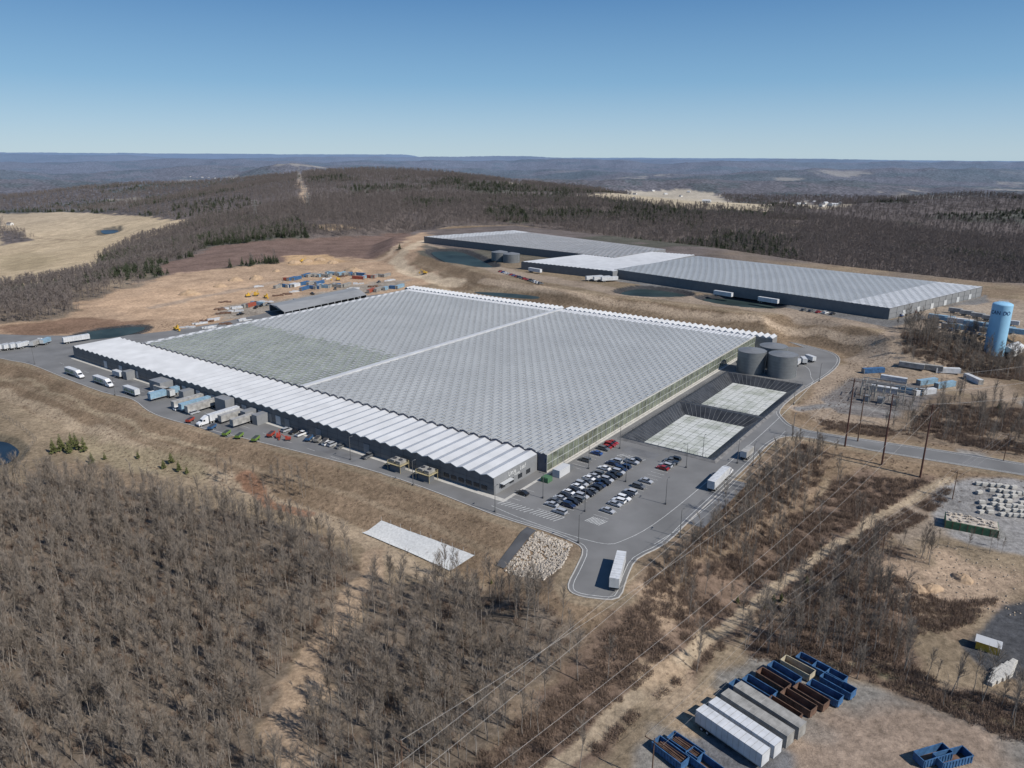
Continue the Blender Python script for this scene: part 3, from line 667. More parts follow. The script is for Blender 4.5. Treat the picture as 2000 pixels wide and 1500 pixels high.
# ---------------------------------------------------------------- water tower
wt=G(1940,690); wz=wt[2]; th_=27.2
m=MB(); m.tube((0,0,-1),(0,0,th_),4.9,4.9,48,cap=False)
rf=MB(); prev=(th_,4.9)
for k in range(1,7):
    t=k/6*math.pi/2; nx=(th_+1.5*math.sin(t),max(.05,4.9*math.cos(t))); rf.tube((0,0,prev[0]),(0,0,nx[0]),prev[1],nx[1],48,cap=False); prev=nx
rl=MB()
for k in range(24):
    t=k/24*2*math.pi; rl.tube((2.2*math.cos(t),2.2*math.sin(t),th_+1.1),(2.2*math.cos(t),2.2*math.sin(t),th_+2.1),.04,.04,4)
rl.tube((0,0,th_+2.1),(0,0,th_+2.16),2.25,2.25,24,cap=False)
tow=thing('water_tower','tall pale blue cylindrical water tower with navy lettering','water tower',(wt[0],wt[1],wz),0,None,[('tank',m.mesh('tank',[M['tower']],smooth=True)),('roof',rf.mesh('roof',[M['tower']],smooth=True)),('railing',rl.mesh('railing',[M['frame']]))])
ang0=math.atan2(-wt[1],-wt[0])-.05
for wd,off_ in (('CAN',-2.6),('DO',3.0)):
    me_=textmesh(wd,2.9,'tower_lettering',M['navy'])
    for v in me_.vertices:
        t=(v.co.x*.85+off_)/4.9; z=v.co.y; rr_=4.98+v.co.z*2
        v.co=Vector((rr_*math.cos(ang0+t),rr_*math.sin(ang0+t),th_-4.0+z))
    add('tower_lettering',me_,tow)
print('buildings',time.time()-T0)
# ---------------------------------------------------------------- vehicles
def wheelmesh(r,w,name='wheel'):
    m=MB(); m.tube((0,-w/2,0),(0,w/2,0),r,r,14,0); m.tube((0,-w/2-.01,0),(0,w/2+.01,0),r*.5,r*.5,10,1)
    return m
def wheels(pos,r,w,rim):
    out=[]
    for x,y in pos:
        m=wheelmesh(r,w); m.V=[(a+x,b+y,c+r) for a,b,c in m.V]; out.append(('wheel',m.mesh('wheel',[M['tyre'],rim])))
    return out
def car(kind):
    b=MB(); g=MB()
    if kind=='sedan':
        b.prism([(-2.3,.3),(2.3,.3),(2.32,.65),(1.25,.92),(-1.75,.98),(-2.3,.85)],-.9,.9)
        g.prism([(1.15,.92),(.45,1.40),(-1.05,1.40),(-1.75,.97)],-.78,.78); b.box(-.3,0,1.40,1.5,1.5,.05)
    elif kind=='suv':
        b.prism([(-2.35,.35),(2.3,.35),(2.32,.8),(1.3,1.05),(-2.3,1.08),(-2.38,.8)],-.95,.95)
        g.prism([(1.2,1.05),(.55,1.62),(-2.0,1.62),(-2.3,1.08)],-.84,.84); b.box(-.75,0,1.62,2.5,1.62,.07)
    else:
        b.prism([(-2.9,.45),(2.75,.45),(2.78,.95),(1.7,1.15),(.0,1.15),(0,1.12),(-2.9,1.12)],-1,1)
        g.prism([(1.5,1.15),(.95,1.78),(-.45,1.78),(-.6,1.15)],-.86,.86); b.box(.25,0,1.78,1.4,1.64,.06); g.box(-1.75,0,1.125,2.0,1.6,.02)
    lp={'sedan':2.3,'suv':2.32,'pickup':2.78}[kind]
    hl=[]
    for y in (-.62,.62):
        h=MB(); h.box(lp-.02,y,.62,.08,.36,.16); hl.append(('headlight',h.mesh('headlight',[M['frame']])))
    x=1.42 if kind!='pickup' else 1.8
    return [('body',b.mesh('body',[M['car_white']])),('window',g.mesh('window',[M['carglass']]))]+hl+wheels([(x,-.82),(x,.82),(-x,-.82),(-x,.82)],.34 if kind=='sedan' else .39,.24,M['frame'])
CARS={k:car(k) for k in ('sedan','suv','pickup')}
cn=[('white',.17),('silver',.2),('grey',.23),('black',.22),('red',.07),('blue',.05),('navycar',.06),('tan',.03)]
def pick(): 
    return random.choices([c[0] for c in cn],[c[1] for c in cn])[0]
def putcar(a=None,b=None,pos=None,yaw=None,c=None,k=None,grp='cars in the staff car park'):
    c=c or pick(); k=k or random.choices(['sedan','suv','pickup'],[.42,.4,.18])[0]
    p=pos or S(a,b,.07)
    nm={'navycar':'dark blue'}.get(c,c); kn={'sedan':'saloon car','suv':'sport utility car','pickup':'pickup truck'}[k]
    thing('parked_car',f'{nm} {kn} parked on the asphalt','car',p,yaw,grp,CARS[k],{'body':M['car_'+c]})
def slot(a0,b0,b1,fill,cc=None):
    for b in np.arange(b0,b1,2.75):
        if random.random()<fill: putcar(a0+random.uniform(-.3,.3),b+1.37,yaw=YA+(math.pi if random.random()<.5 else 0)+random.uniform(-.03,.03),c=cc)
slot(-19.7,3.7,50,.9); slot(-25,1,54,.92); slot(-36.7,10.7,28,.85); slot(-36.7,33,58,.3); slot(-9.8,42,58,.75); slot(-9.8,58,66,1,'red'); 
putcar(-7.2,6.4,yaw=YA,c='black',k='sedan'); putcar(-36.7,61,yaw=YA,c='grey'); putcar(-36.7,63.8,yaw=YA,c='black')
def trailer(L_=14.6,W=2.6,H_=2.85):
    b=MB(); b.box(0,0,1.15,L_,W,H_,0)
    s=MB()
    n=int(L_/1.2)
    for i in range(n+1): 
        for y in (-W/2-.012,W/2+.012): s.box(-L_/2+L_*i/n,y,1.2,.05,.02,H_-.1)
        s.box(-L_/2+L_*i/n,0,1.15+H_,.06,W,.02)
    for y in (-W/2-.02,W/2+.02): s.box(0,y,1.12,L_,.05,.16); 
    c=MB(); c.box(0,0,.95,L_-.4,1.1,.2); c.box(L_/2-2.6,-.7,.05,.12,.12,1); c.box(L_/2-2.6,.7,.05,.12,.12,1); c.box(-L_/2+.1,0,.5,.1,2.2,.12); c.box(-L_/2+2.4,0,.55,3,.8,.45)
    d=MB(); 
    for y in (-.64,.64): d.box(-L_/2-.03,y,1.25,.05,1.22,H_-.2)
    pos=[(-L_/2+1.6,-1.05),(-L_/2+1.6,1.05),(-L_/2+2.9,-1.05),(-L_/2+2.9,1.05)]
    return [('body',b.mesh('body',[M['trailer']])),('side_rib',s.mesh('side_rib',[M['trailer_g']])),('chassis',c.mesh('chassis',[M['chassis']])),('rear_door',d.mesh('rear_door',[M['frame']]))]+wheels(pos,.5,.5,M['frame'])
def tractor():
    b=MB(); b.prism([(3.2,.6),(3.3,1.2),(3.1,1.6),(1.6,1.95),(1.2,2.75),(-.9,3.9),(-1.3,3.9),(-1.3,.7)],-1.15,1.15)
    g=MB(); g.prism([(1.66,1.97),(1.24,2.78),(1.18,2.74),(1.5,1.95)],-1.0,1.0); g.box(.65,0,1.9,.9,2.34,.75)
    c=MB(); c.box(-2.3,0,.7,3.6,.9,.3); c.box(-2.6,0,1.0,1.2,1.0,.15); c.box(3.3,0,.35,.25,2.3,.4)
    ex=MB(); ex.tube((-1.45,-1.0,.9),(-1.45,-1.0,3.9),.09,.09,8); ex.tube((-1.45,1.0,.9),(-1.45,1.0,3.9),.09,.09,8)
    pos=[(2.3,-1.02),(2.3,1.02),(-2.3,-1),(-2.3,1),(-3.6,-1),(-3.6,1)]
    return [('cab',b.mesh('cab',[M['car_white']])),('window',g.mesh('window',[M['carglass']])),('chassis',c.mesh('chassis',[M['chassis']])),('exhaust_stack',ex.mesh('exhaust_stack',[M['frame']]))]+wheels(pos,.5,.4,M['frame'])
TR=trailer(); TC=tractor(); TS=trailer(7.5,2.4,2.4); TM=trailer(11,2.5,2.7); CO=trailer(6.0,2.4,2.3)
lv=MB()
for y in (-1.335,1.335):
    for k in range(6):
        x=-4+k*1.6; h_=.9+.5*math.sin(k*1.7); lv.face([(x-.5,y,1.9),(x,y,2.3+h_),(x+.6,y,1.9+.3*h_),(x,y,1.5)])
LIV=[('livery_leaf',lv.mesh('livery_leaf',[M['green_m']]))]
def puttr(p,yaw,cab=True,m='trailer',lab='white box trailer',grp='box trailers on the site',cabm='car_white',parts=TR,extra=[]):
    thing('box_trailer',lab+(' coupled to a lorry cab' if cab else ' standing uncoupled'),'trailer',p,yaw,grp,parts+extra,{'body':M[m]})
    if cab:
        L_=14.6 if parts is TR else (11 if parts is TM else 7.5)
        q=(p[0]+math.cos(yaw)*(L_/2+1.9),p[1]+math.sin(yaw)*(L_/2+1.9),p[2])
        thing('lorry_cab','white road tractor unit in front of its trailer','lorry',q,yaw,'tractor units',TC,{'cab':M[cabm]})
def yawpx(u1,v1,u2,v2):
    a=P(u1,v1);b=P(u2,v2); return math.atan2(b[1]-a[1],b[0]-a[0])
R_=lambda u,v:P(u,v,.07)
puttr(R_(1206,1127),yawpx(1199,1160,1216,1095),False,lab='white box trailer with shaded side on the turnout')
puttr(R_(1402,946),yawpx(1385,965,1425,925),True); 
thing('box_trailer','weathered short box lorry body on the road','trailer',R_(1458,893),yawpx(1445,905,1475,880),'box trailers on the site',TS,{'body':M['trailer_g']})
for u,v in ((142,733),(198,750)): puttr(R_(u,v),YA+math.pi,True,lab='white box trailer with leafy livery',extra=LIV,parts=TM)
puttr(R_(258,771),YA+math.pi,False,parts=TM,extra=LIV,lab='white box trailer with leafy livery'); puttr(R_(232,737),YA,False,parts=TS); puttr(R_(322,772),YA,False,m='trailer_g',lab='grey box trailer beside the hall')
for a,m_,cb in ((164,'cont_lblue',0),(159,'trailer_g',0),(141,'trailer',1),(170,'trailer_g',0),(190,'cont_lblue',0),(128,'trailer_g',0),(136.5,'trailer_g',0)): puttr(S(a,-8.8 if m_!='trailer' else -9.5,.07),YB+math.pi,bool(cb),m=m_,parts=TR if a>138 else TM)
for k in range(4): puttr(R_(6+k*13,684-k*1.5),YB+.25,False,parts=TS)
puttr(R_(70,676),YB+.6,True,m='trailer_g',parts=TS); puttr(R_(90,672),YB+.6,False,m='cont_lblue',parts=TS); puttr(R_(150,668),YB-.15,False)
for k in range(3): puttr(P(1556+k*13,714-k*4,.07),YB+.0+k*.5,False,parts=CO,lab='small white box container')
R2=lambda u,v:P(u,v,12.1)
y2=yawpx(1195,525,1740,603)
for u,v,yw in ((1412,580,y2),(1500,593,y2),(1160,548,y2+1.2),(1175,549,y2+1.2),(1190,550,y2+1.2),(1045,533,y2)): puttr(R2(u,v),yw,False)
for k in range(9): puttr(R2(1838+k*19,628+k*3.5),y2+.1,False,m=random.choice(['trailer','trailer','trailer_g','cont_lblue']),parts=TS if k%2 else TR)
for k in range(6): puttr(R2(1865+k*22,612+k*5),y2+.1,False,m=random.choice(['trailer','trailer_g']),parts=TS)
for k in range(5): putcar(pos=R2(1570+k*14,607+k*1.8),yaw=y2+1.5,grp='cars on the upper terrace')
for k in range(16): putcar(pos=R2(978+k*5.2,531+k*1.6),yaw=y2+1.5,grp='cars on the upper terrace')
for k in range(14): putcar(pos=R2(1755+k*9,618-k*2.6),yaw=y2+.3,grp='cars on the upper terrace')
for k in range(10): putcar(pos=R2(1830+k*14,642+k*2.2),yaw=y2+1.5,grp='cars on the upper terrace')
def cont(L_=12.,H_=2.6):
    b=MB(); b.box(0,0,.1,L_,2.44,H_)
    r=MB(); n=int(L_/.6)
    for i in range(n+1):
        for y in (-1.24,1.24): r.box(-L_/2+L_*i/n,y,.25,.14,.05,H_-.35)
    f=MB(); 
    for x in (-L_/2,L_/2):
        for y in (-1.2,1.2): f.box(x,y,0,.2,.2,H_+.14)
        for y in (-.6,.6): f.box(x*1.004,y,.3,.05,1.05,H_-.4)
    return [('body',b.mesh('body',[M['cont_blue']])),('side_rib',r.mesh('side_rib',[M['cont_blue']])),('corner_post',f.mesh('corner_post',[M['cont_grey']]))]
CL=cont(12); CS=cont(6)
def putcont(p,yaw,m,long=True,lab=None,grp='shipping containers on the construction yard'):
    thing('shipping_container',lab or {'cont_blue':'blue','cont_lblue':'pale blue','cont_red':'red','cont_grey':'grey','cont_beige':'beige','trailer':'white'}.get(m,'rusty')+' steel shipping container on bare ground','container',p,yaw,grp,CL if long else CS,{'body':M[m],'side_rib':M[m]})
rc=lambda:random.choice(['cont_blue','cont_blue','cont_blue','cont_lblue','cont_red','cont_grey','cont_grey','trailer'])
for u0,v0,n_,du,dv in ((598,540,6,9,.2),(640,536,8,9,.3),(594,556,3,15,-.6),(595,566,4,18,-2),(622,563,3,17,-1),(660,560,2,17,-1),(700,545,6,11,-1),(725,570,5,14,-2),(545,562,4,12,-1),(560,548,3,10,-1),(480,600,3,12,-2)):
    for k in range(n_):
        p=G(u0+k*du,v0+k*dv); putcont(p,YB+.3+random.choice([0,0,math.pi/2])+random.uniform(-.08,.08),rc(),random.random()<.6)
for u,v,yw,m_ in ((1780,718,.0,'trailer_g'),(1815,722,.1,'cont_grey'),(1850,728,.5,'trailer'),(1705,728,.8,'cont_blue'),(1900,745,-.9,'trailer'),(1745,745,.0,'trailer'),(1775,768,.05,'cont_lblue'),(1725,765,.05,'trailer'),(1810,750,1,'cont_lblue'),(1845,756,1,'cont_lblue'),(1805,770,.9,'trailer')):
    p=G(u,v); putcont(p,YA+yw,m_,True,'site office trailer on bare ground','site office trailers')
for k in range(9): 
    p=G(1850+k*13,640+k*1.5); putcont(p,y2,random.choice(['cont_lblue','cont_blue','cont_grey']),False)
def dump():
    b=MB(); L_,W,H_=6.8,2.45,1.9
    b.face([(-L_/2,-W/2,.3),(L_/2,-W/2,.3),(L_/2,-W/2,H_),(-L_/2,-W/2,H_)]); b.face([(-L_/2,W/2,.3),(L_/2,W/2,.3),(L_/2,W/2,H_),(-L_/2,W/2,H_)])
    b.face([(-L_/2,-W/2,.3),(-L_/2,W/2,.3),(-L_/2,W/2,H_),(-L_/2,-W/2,H_)]); b.face([(L_/2,-W/2,.3),(L_/2,W/2,.3),(L_/2,W/2,H_),(L_/2,-W/2,H_)])
    for y in (-W/2,W/2): b.box(0,y,H_-.05,L_+.1,.16,.14)
    for x in (-L_/2,L_/2): b.box(x,0,H_-.05,.16,W+.1,.14)
    fl_=MB(); fl_.face([(-L_/2,-W/2,.3),(L_/2,-W/2,.3),(L_/2,W/2,.3),(-L_/2,W/2,.3)])
    r=MB()
    for i in range(10):
        x=-L_/2+.3+i*(L_-.6)/9
        for y in (-W/2-.06,W/2+.06): r.box(x,y,.3,.12,.1,H_-.35)
    for y in (-.5,.5): r.box(0,y,.08,L_,.14,.2)
    return [('body',b.mesh('body',[M['cont_blue']])),('floor',fl_.mesh('floor',[M['cont_rust']])),('side_rib',r.mesh('side_rib',[M['cont_blue']]))]
DU=dump()
fl=MB(); 
for k in range(9): fl.tube((-2.8+random.uniform(0,.6),-.8+k*.2,1.2+random.random()*.5),(2.8,-.8+k*.2,1.3+random.random()*.4),.09,.09,6)
FL_=fl.mesh('scrap_pipe',[M['cont_rust']])
def putdump(u,v,yaw,m,full=False):
    p=G(u,v); c={'cont_blue':'blue','cont_rust':'rusty brown','cont_beige':'beige','cont_grey':'grey'}[m]
    thing('open_skip',f'{c} open roll-off skip standing in the gravel yard','skip',p,yaw+random.uniform(-.05,.05),'roll-off skips in the yard',DU+([('scrap_pipe',FL_)] if full else []),{'body':M[m],'side_rib':M[m]},1.1)
def yg(u1,v1,u2,v2):
    a=G(u1,v1);b=G(u2,v2); return math.atan2(b[1]-a[1],b[0]-a[0])
yd=yg(1400,1400,1520,1480)
for u,v,m_ in ((1455,1362,'cont_blue'),(1482,1350,'cont_blue'),(1508,1339,'cont_rust'),(1532,1328,'cont_blue'),(1558,1317,'cont_beige'),(1584,1306,'cont_blue'),(1530,1394,'cont_rust'),(1556,1383,'cont_rust'),(1582,1372,'cont_rust'),(1608,1360,'cont_blue'),(1634,1349,'cont_blue'),(1618,1325,'cont_blue')): putdump(u+random.uniform(-2,2),v+random.uniform(-4,4),yd,m_)
for u,v in ((1308,1480),(1338,1470)): putdump(u,v,yd,'cont_blue',True)
putdump(1375,1502,yd,'cont_blue')
for u,v in ((1820,1485),(1858,1490)): putdump(u,v,yd+1.2,'cont_blue')
for u,v,m_ in ((1450,1440,'trailer'),(1426,1456,'trailer'),(1498,1406,'cont_grey'),(1474,1422,'cont_grey')):
    p=G(u,v); thing('box_trailer','old long '+('white' if m_=='trailer' else 'grey weathered')+' trailer body in the gravel yard','trailer',p,yd+random.uniform(-.02,.02),'old box bodies in the gravel yard',TR,{'body':M[m_]},1.1)
def bin_tractor(col):
    b=MB(); b.prism([(-2.1,.8),(1.8,.8),(2.1,1.7),(-2.2,1.7)],-.95,.95)
    i=MB(); i.box(-.1,0,1.71,3.8,1.6,.03)
    c=MB(); c.box(0,0,.55,4.4,.6,.25); c.box(2.7,0,.5,1.4,.12,.12)
    return [('body',b.mesh('body',[col])),('load_bed',i.mesh('load_bed',[M['chassis']])),('chassis',c.mesh('chassis',[M['chassis']]))]+wheels([(-1.2,-.9),(-1.2,.9),(1.2,-.9),(1.2,.9)],.42,.3,M['frame'])
BT={k:bin_tractor(M[k]) for k in ('green_m','cont_blue','red_m','cont_grey')}
for u,v,c in ((392,829,'cont_grey'),(415,838,'cont_blue'),(443,850,'green_m'),(468,855,'green_m'),(500,861,'green_m'),(372,824,'red_m'),(530,852,'red_m'),(620,862,'cont_grey'),(635,867,'cont_grey') ,(604,860,'cont_blue')):
    thing('tipping_cart',{'green_m':'green','cont_blue':'blue','red_m':'red','cont_grey':'grey'}[c]+' tipping cart parked on the asphalt','cart',R_(u,v),YB+.5,'tipping carts by the hall',BT[c])
def excavator(m_):
    t=MB(); t.box(0,-1.1,0,3.6,.6,.9); t.box(0,1.1,0,3.6,.6,.9)
    b=MB(); b.box(-.4,0,1.0,3.2,2.4,1.2); b.box(.5,.6,2.2,1.3,1.1,1.1)
    a=MB(); a.tube((1,-.3,1.8),(3.6,-.3,4.4),.22,.2,6); a.tube((3.6,-.3,4.4),(5.4,-.3,1.6),.18,.14,6); a.box(5.5,-.3,.5,.9,1.1,1.1)
    return [('track',t.mesh('track',[M['chassis']])),('body',b.mesh('body',[m_])),('arm',a.mesh('arm',[m_]))]
EX=excavator(M['yellow_m']); EXR=excavator(M['red_m'])
for u,v in ((485,580),(500,578),(520,582),(345,645),(590,512),(660,548),(830,535),(850,470)):
    p=G(u,v); thing('excavator','yellow tracked excavator on bare soil','excavator',p,random.uniform(0,6),'construction machines',EX)
for u,v in ((544,855),(562,860)): thing('loader','red loader with raised arm on the asphalt','loader',R_(u,v),random.uniform(0,6),'red loaders by the hall',EXR,None,.62)
for u,v,c in ((640,868,'white'),(650,870,'silver'),(665,874,'grey'),(350,800,'white'),(560,842,'silver'),(575,846,'black'),(300,770,'white'),(720,893,'grey'),(590,850,'white'),(380,808,'silver')): putcar(pos=R_(u,v),yaw=YB,c=c,grp='cars and vans beside the hall')
for u,v in ((500,602),(512,598),(525,596),(610,575),(655,565),(470,615),(740,552),(575,588)): putcar(pos=G(u,v),yaw=random.uniform(0,3),grp='pickups on the construction yard',k='pickup')
def pile(seed):
    random.seed(seed); m=MB()
    for k in range(9): m.box(random.uniform(-4,4),random.uniform(-2.5,2.5),0,random.uniform(1.5,4.5),random.uniform(.8,2),random.uniform(.3,1.3),0,random.uniform(-.2,.2))
    return [('bundle',m.mesh('bundle',[M['white_roof'] if seed%3 else M['cont_rust']]))]
for i,(u,v) in enumerate([(430,605),(450,603),(470,601),(405,628),(390,632),(420,625),(560,575),(575,570),(520,590),(440,590),(500,560),(640,545),(730,560),(700,555),(460,608),(435,612),(600,552),(620,556),(545,578),(410,640),(365,640),(670,540),(690,565),(760,548),(440,634),(480,625)]):
    p=G(u,v); thing('material_stack',('pale stack of wrapped' if i%3 else 'brown stack of')+' building materials on bare soil','material stack',p,random.uniform(0,1),'material stacks',pile(i))
random.seed(11)
def heap(seed):
    rs=random.Random(seed); m=MB(); n=14; rings=[]
    for k,(f,z) in enumerate(((1,0),(.75,.45),(.45,.8),(.15,1))):
        rings.append([(math.cos(i/n*6.283)*f*7*rs.uniform(.85,1.15),math.sin(i/n*6.283)*f*5*rs.uniform(.85,1.15),z*3.2*rs.uniform(.85,1.1)-.3) for i in range(n)])
    for k in range(3):
        for i in range(n): j=(i+1)%n; m.face([rings[k][i],rings[k][j],rings[k+1][j],rings[k+1][i]])
    m.face(rings[3]); return m.mesh('heap',[M['soil']])
for i,(u,v) in enumerate([(600,512),(625,508),(650,514),(575,514),(500,545),(430,560),(370,575),(1880,1130),(1820,1150),(690,530),(1790,1150),(540,530),(460,548)]):
    o=add('soil_heap',heap(i),None,G(u,v),random.uniform(0,3),label='tan heap of loose soil on bare ground',category='soil heap',group='soil heaps'); o.scale=(random.uniform(.7,1.5),)*3 if u<1000 else (.5,)*3
cor=q4([(526,594),(556,610),(716,576),(690,562)],6)
zg=.6
org=(cor[0][0],cor[0][1],zg); e=thing('open_shed','long open-sided storage shed with grey roof','shed',org)
m=MB(); a,b,c,d=[Vector(x) for x in cor]; r1=(a+b)/2+Vector((0,0,1.5)); r2=(c+d)/2+Vector((0,0,1.5)); m.face([a,r1,r2,d]); m.face([r1,b,c,r2]); m.face([a,b,r1]); m.face([d,c,r2])
add('roof',m.mesh('roof',[M['shed_roof']],org),e)
m=MB(); 
for p,q in ((a,d),(b,c)):
    for k in range(13): x=p.lerp(q,k/12); m.box(x.x,x.y,zg,.4,.4,6-zg)
add('post',m.mesh('post',[M['frame']],org),e)
m=MB(); z=lambda p:Vector((p.x,p.y,zg)); m.face([z(a),z(d),d,a]); m.face([z(d),z(c),c,d]); add('wall',m.mesh('wall',[M['grey_wall2']],org),e)
def gable(name,label,cat,p,yaw,L_,W,Hh,wm,rm,grp=None):
    w=MB(); w.prism([(-W/2,0),(W/2,0),(W/2,Hh),(0,Hh+W*.25),(-W/2,Hh)],-L_/2,L_/2)
    r=MB(); 
    for s in (-1,1): r.face([(0,-L_/2-.3,Hh+W*.25+.06),(0,L_/2+.3,Hh+W*.25+.06),(s*(W/2+.3),L_/2+.3,Hh-.1),(s*(W/2+.3),-L_/2-.3,Hh-.1)])
    d=MB(); d.box(0,-L_/2-.04,0,W*.3,.08,min(2.2,Hh*.8)); d.box(W/2+.02,0,1,.06,L_*.4,1)
    return thing(name,label,cat,p,yaw,grp,[('wall',w.mesh('wall',[wm])),('roof',r.mesh('roof',[rm])),('door',d.mesh('door',[M['chassis']]))])
gable('yard_shed','small yellow and white shed on the paved yard','shed',G(1928,1268),YB,5,3,2.4,M['yellow_m'],M['white_roof'])
gable('yard_shed','long white shed behind the water tower','shed',G(1975,690),y2,18,7,3.5,M['house'],M['white_roof'])
p=G(1895,1032); b=MB(); b.box(0,0,0,15,7,2.6,0); b2=MB(); b2.box(0,0,2.62,14.6,6.6,.12,0)
for k in range(60): b2.box(random.uniform(-7,7),random.uniform(-3,3),2.7,random.uniform(.3,1.1),random.uniform(.3,.9),random.uniform(.1,.7),0,random.uniform(0,3))
b3=MB()
for k in range(8): b3.box(-7.4+k*2.1,-3.56,0,.2,.14,2.7); 
thing('open_bunker','green walled storage bunker with rubble on top','bunker',p,yg(1855,1040,1930,1055),None,[('wall',b.mesh('wall',[M['tarp_green']])),('load',b2.mesh('load',[M['rock']])),('rib',b3.mesh('rib',[M['cont_rust']]))])
def blk():
    b=MB(); b.box(0,0,0,1.8,.9,.8,0); b.box(0,0,.8,1.75,.85,.05,0,0,.9,.85); b.box(.4,0,.85,.3,.2,.06); return b.mesh('block',[M['concrete']])
BK=blk()
def block(u,v,yw,lb='pale precast concrete block stored in the yard'):
    p=G(u,v); o=add('concrete_block',BK,None,p,yw,label=lb,category='concrete block',group='concrete blocks in the yard'); o.scale=(1.15,1.3,1.2)
for r_ in range(7):
    for k in range(9):
        if random.random()<.8: block(1912+r_*1+k*13+random.uniform(-3,3),950+r_*9+k*1.6-4+random.uniform(-1.5,1.5),.1+random.uniform(-.25,.25))
for r_ in range(4):
    for k in range(4): block(1945+k*11-r_*3,1312+r_*8-k*5,.6)
# ---------------------------------------------------------------- ponds / ground features
for lab,w,z,m_,sl in PW:
    mb=MB(); mb.face([(x,y,z) for x,y in w]); o=add('pond',mb.mesh('pond',[M[m_]]),kind='structure',label=lab,category='pond')
    if o.data.polygons[0].normal.z<0: o.data.flip_normals()
def sheet(name,label,pts,m_,cat,dz=.3,n=10):
    a,b,c,d=[Vector(G(*p)) for p in pts]; mb=MB()
    B_=lambda s,t:(a*(1-s)+b*s)*(1-t)+(d*(1-s)+c*s)*t
    def hh(s,t): p=B_(s,t); return (p.x,p.y,h1(p.x,p.y)+dz)
    grid=[[hh(i/n,j/n) for j in range(n+1)] for i in range(n+1)]
    for i in range(n):
        for j in range(n): mb.face([grid[i][j],grid[i+1][j],grid[i+1][j+1],grid[i][j+1]])
    o=add(name,mb.mesh(name,[m_]),kind='structure',label=label,category=cat); return (a,b,c,d)
q_=sheet('gravel_bed','white gravel infiltration bed below the slope',[(708,1042),(745,1018),(927,1086),(878,1116)],M['gravel_w'],'gravel bed')
sheet('drain_path','dark stone drainage chute down the slope',[(968,1106),(1030,1030),(1048,1038),(985,1112)],M['asphalt_dark'],'path')
mb=MB()
for i in range(4):
    a,b=q_[i],q_[(i+1)%4]; n=int((b-a).length/4)
    for k in range(n): x=a.lerp(b,k/n); zz=h1(x.x,x.y); mb.tube((x.x,x.y,zz),(x.x,x.y,zz+1.6),.05,.05,4)
add('wire_fence',mb.mesh('wire_fence',[M['frame']]),label='thin post fence round the gravel bed',category='fence')
def rocks(poly,N_,smin,smax,name,label,mt='rock'):
    mb=MB(); p=np.array(poly)
    xs=np.random.default_rng(3).uniform(p[:,0].min(),p[:,0].max(),N_*3); ys=np.random.default_rng(4).uniform(p[:,1].min(),p[:,1].max(),N_*3)
    ok=sdist(poly,xs,ys)<0; xs,ys=xs[ok][:N_],ys[ok][:N_]; zs=Hf(xs,ys)
    for x,y,z in zip(xs,ys,zs):
        s=random.uniform(smin,smax); k=len(mb.V)
        j=lambda:random.uniform(.7,1.3)
        yw=random.uniform(0,3)
        for a,b,c in [(1,0,0),(-1,0,0),(0,1,0),(0,-1,0),(0,0,1),(0,0,-.4)]:
            a*=s*j();b*=s*j();c*=s*j()*.8; mb.V.append((x+a*math.cos(yw)-b*math.sin(yw),y+a*math.sin(yw)+b*math.cos(yw),z+.1+c))
        for f in ((0,2,4),(2,1,4),(1,3,4),(3,0,4),(2,0,5),(1,2,5),(3,1,5),(0,3,5)): mb.F.append(tuple(k+i for i in f)); mb.M.append(0)
    add(name,mb.mesh(name,[M[mt]]),kind='stuff',label=label,category='rocks')
rocks(GG([(985,1112),(1050,1038),(1118,1064),(1098,1108),(1062,1133),(1010,1125)]),1500,.22,.55,'riprap','pale broken riprap stones on the slope')
rocks(GG([(1740,1100),(1850,1060),(2000,1110),(2000,1200),(1900,1210),(1800,1210),(1720,1200)]),260,.12,.4,'rubble','scattered rubble and boulders on bare soil','rock2')
# ---------------------------------------------------------------- lamp posts, poles, wires
lp=MB(); lp.tube((0,0,0),(0,0,9.2),.13,.08,8); lp.box(0,0,0,.6,.6,.6)
la=MB(); la.tube((0,0,9.1),(1.1,0,9.2),.05,.05,6); lh=MB(); lh.box(1.3,0,9.1,.8,.35,.14)
LP=[('pole',lp.mesh('pole',[M['steel_pole']])),('arm',la.mesh('arm',[M['steel_pole']])),('lamp_head',lh.mesh('lamp_head',[M['steel_pole']]))]
for u,v in ((68,712),(225,772),(685,898),(807,948),(967,1000),(1130,1060),(1328,1050),(1470,910),(1600,745),(1548,850),(1372,895),(1440,905),(1550,790),(1300,985)):
    x,y,z=P(u,v,.06); thing('street_lamp','dark steel street lamp on the road edge','street lamp',(x,y,z),YB,'street lamps',LP)
for a,b in ((-14.5,8),(-14.5,38),(-30.8,8),(-30.8,36),(-43,60),(-14.5,62)): thing('street_lamp','dark steel lamp post in the car park','street lamp',S(a,b,.06),YA,'street lamps',LP)
def pole(p,h,m_,arms=2,yaw=0,r=.28,lab='tall brown power pole with cross-arms'):
    a=MB(); a.tube((0,0,-1),(0,0,h),r,r*.55,8); c=MB(); tops=[]
    for k in range(arms):
        z=h-1-k*2.6; c.box(0,0,z,.14,4.2,.16)
        for y in (-1.9,1.9): c.tube((0,y,z+.1),(0,y,z+.5),.07,.07,6); tops.append((y,z+.5))
    e=thing('power_pole',lab,'power pole',p,yaw,'power poles',[('pole',a.mesh('pole',[m_])),('cross_arm',c.mesh('cross_arm',[m_]))])
    return [(p[0]-y*math.sin(yaw),p[1]+y*math.cos(yaw),p[2]+z) for y,z in tops]+[(p[0],p[1],p[2]+h)]
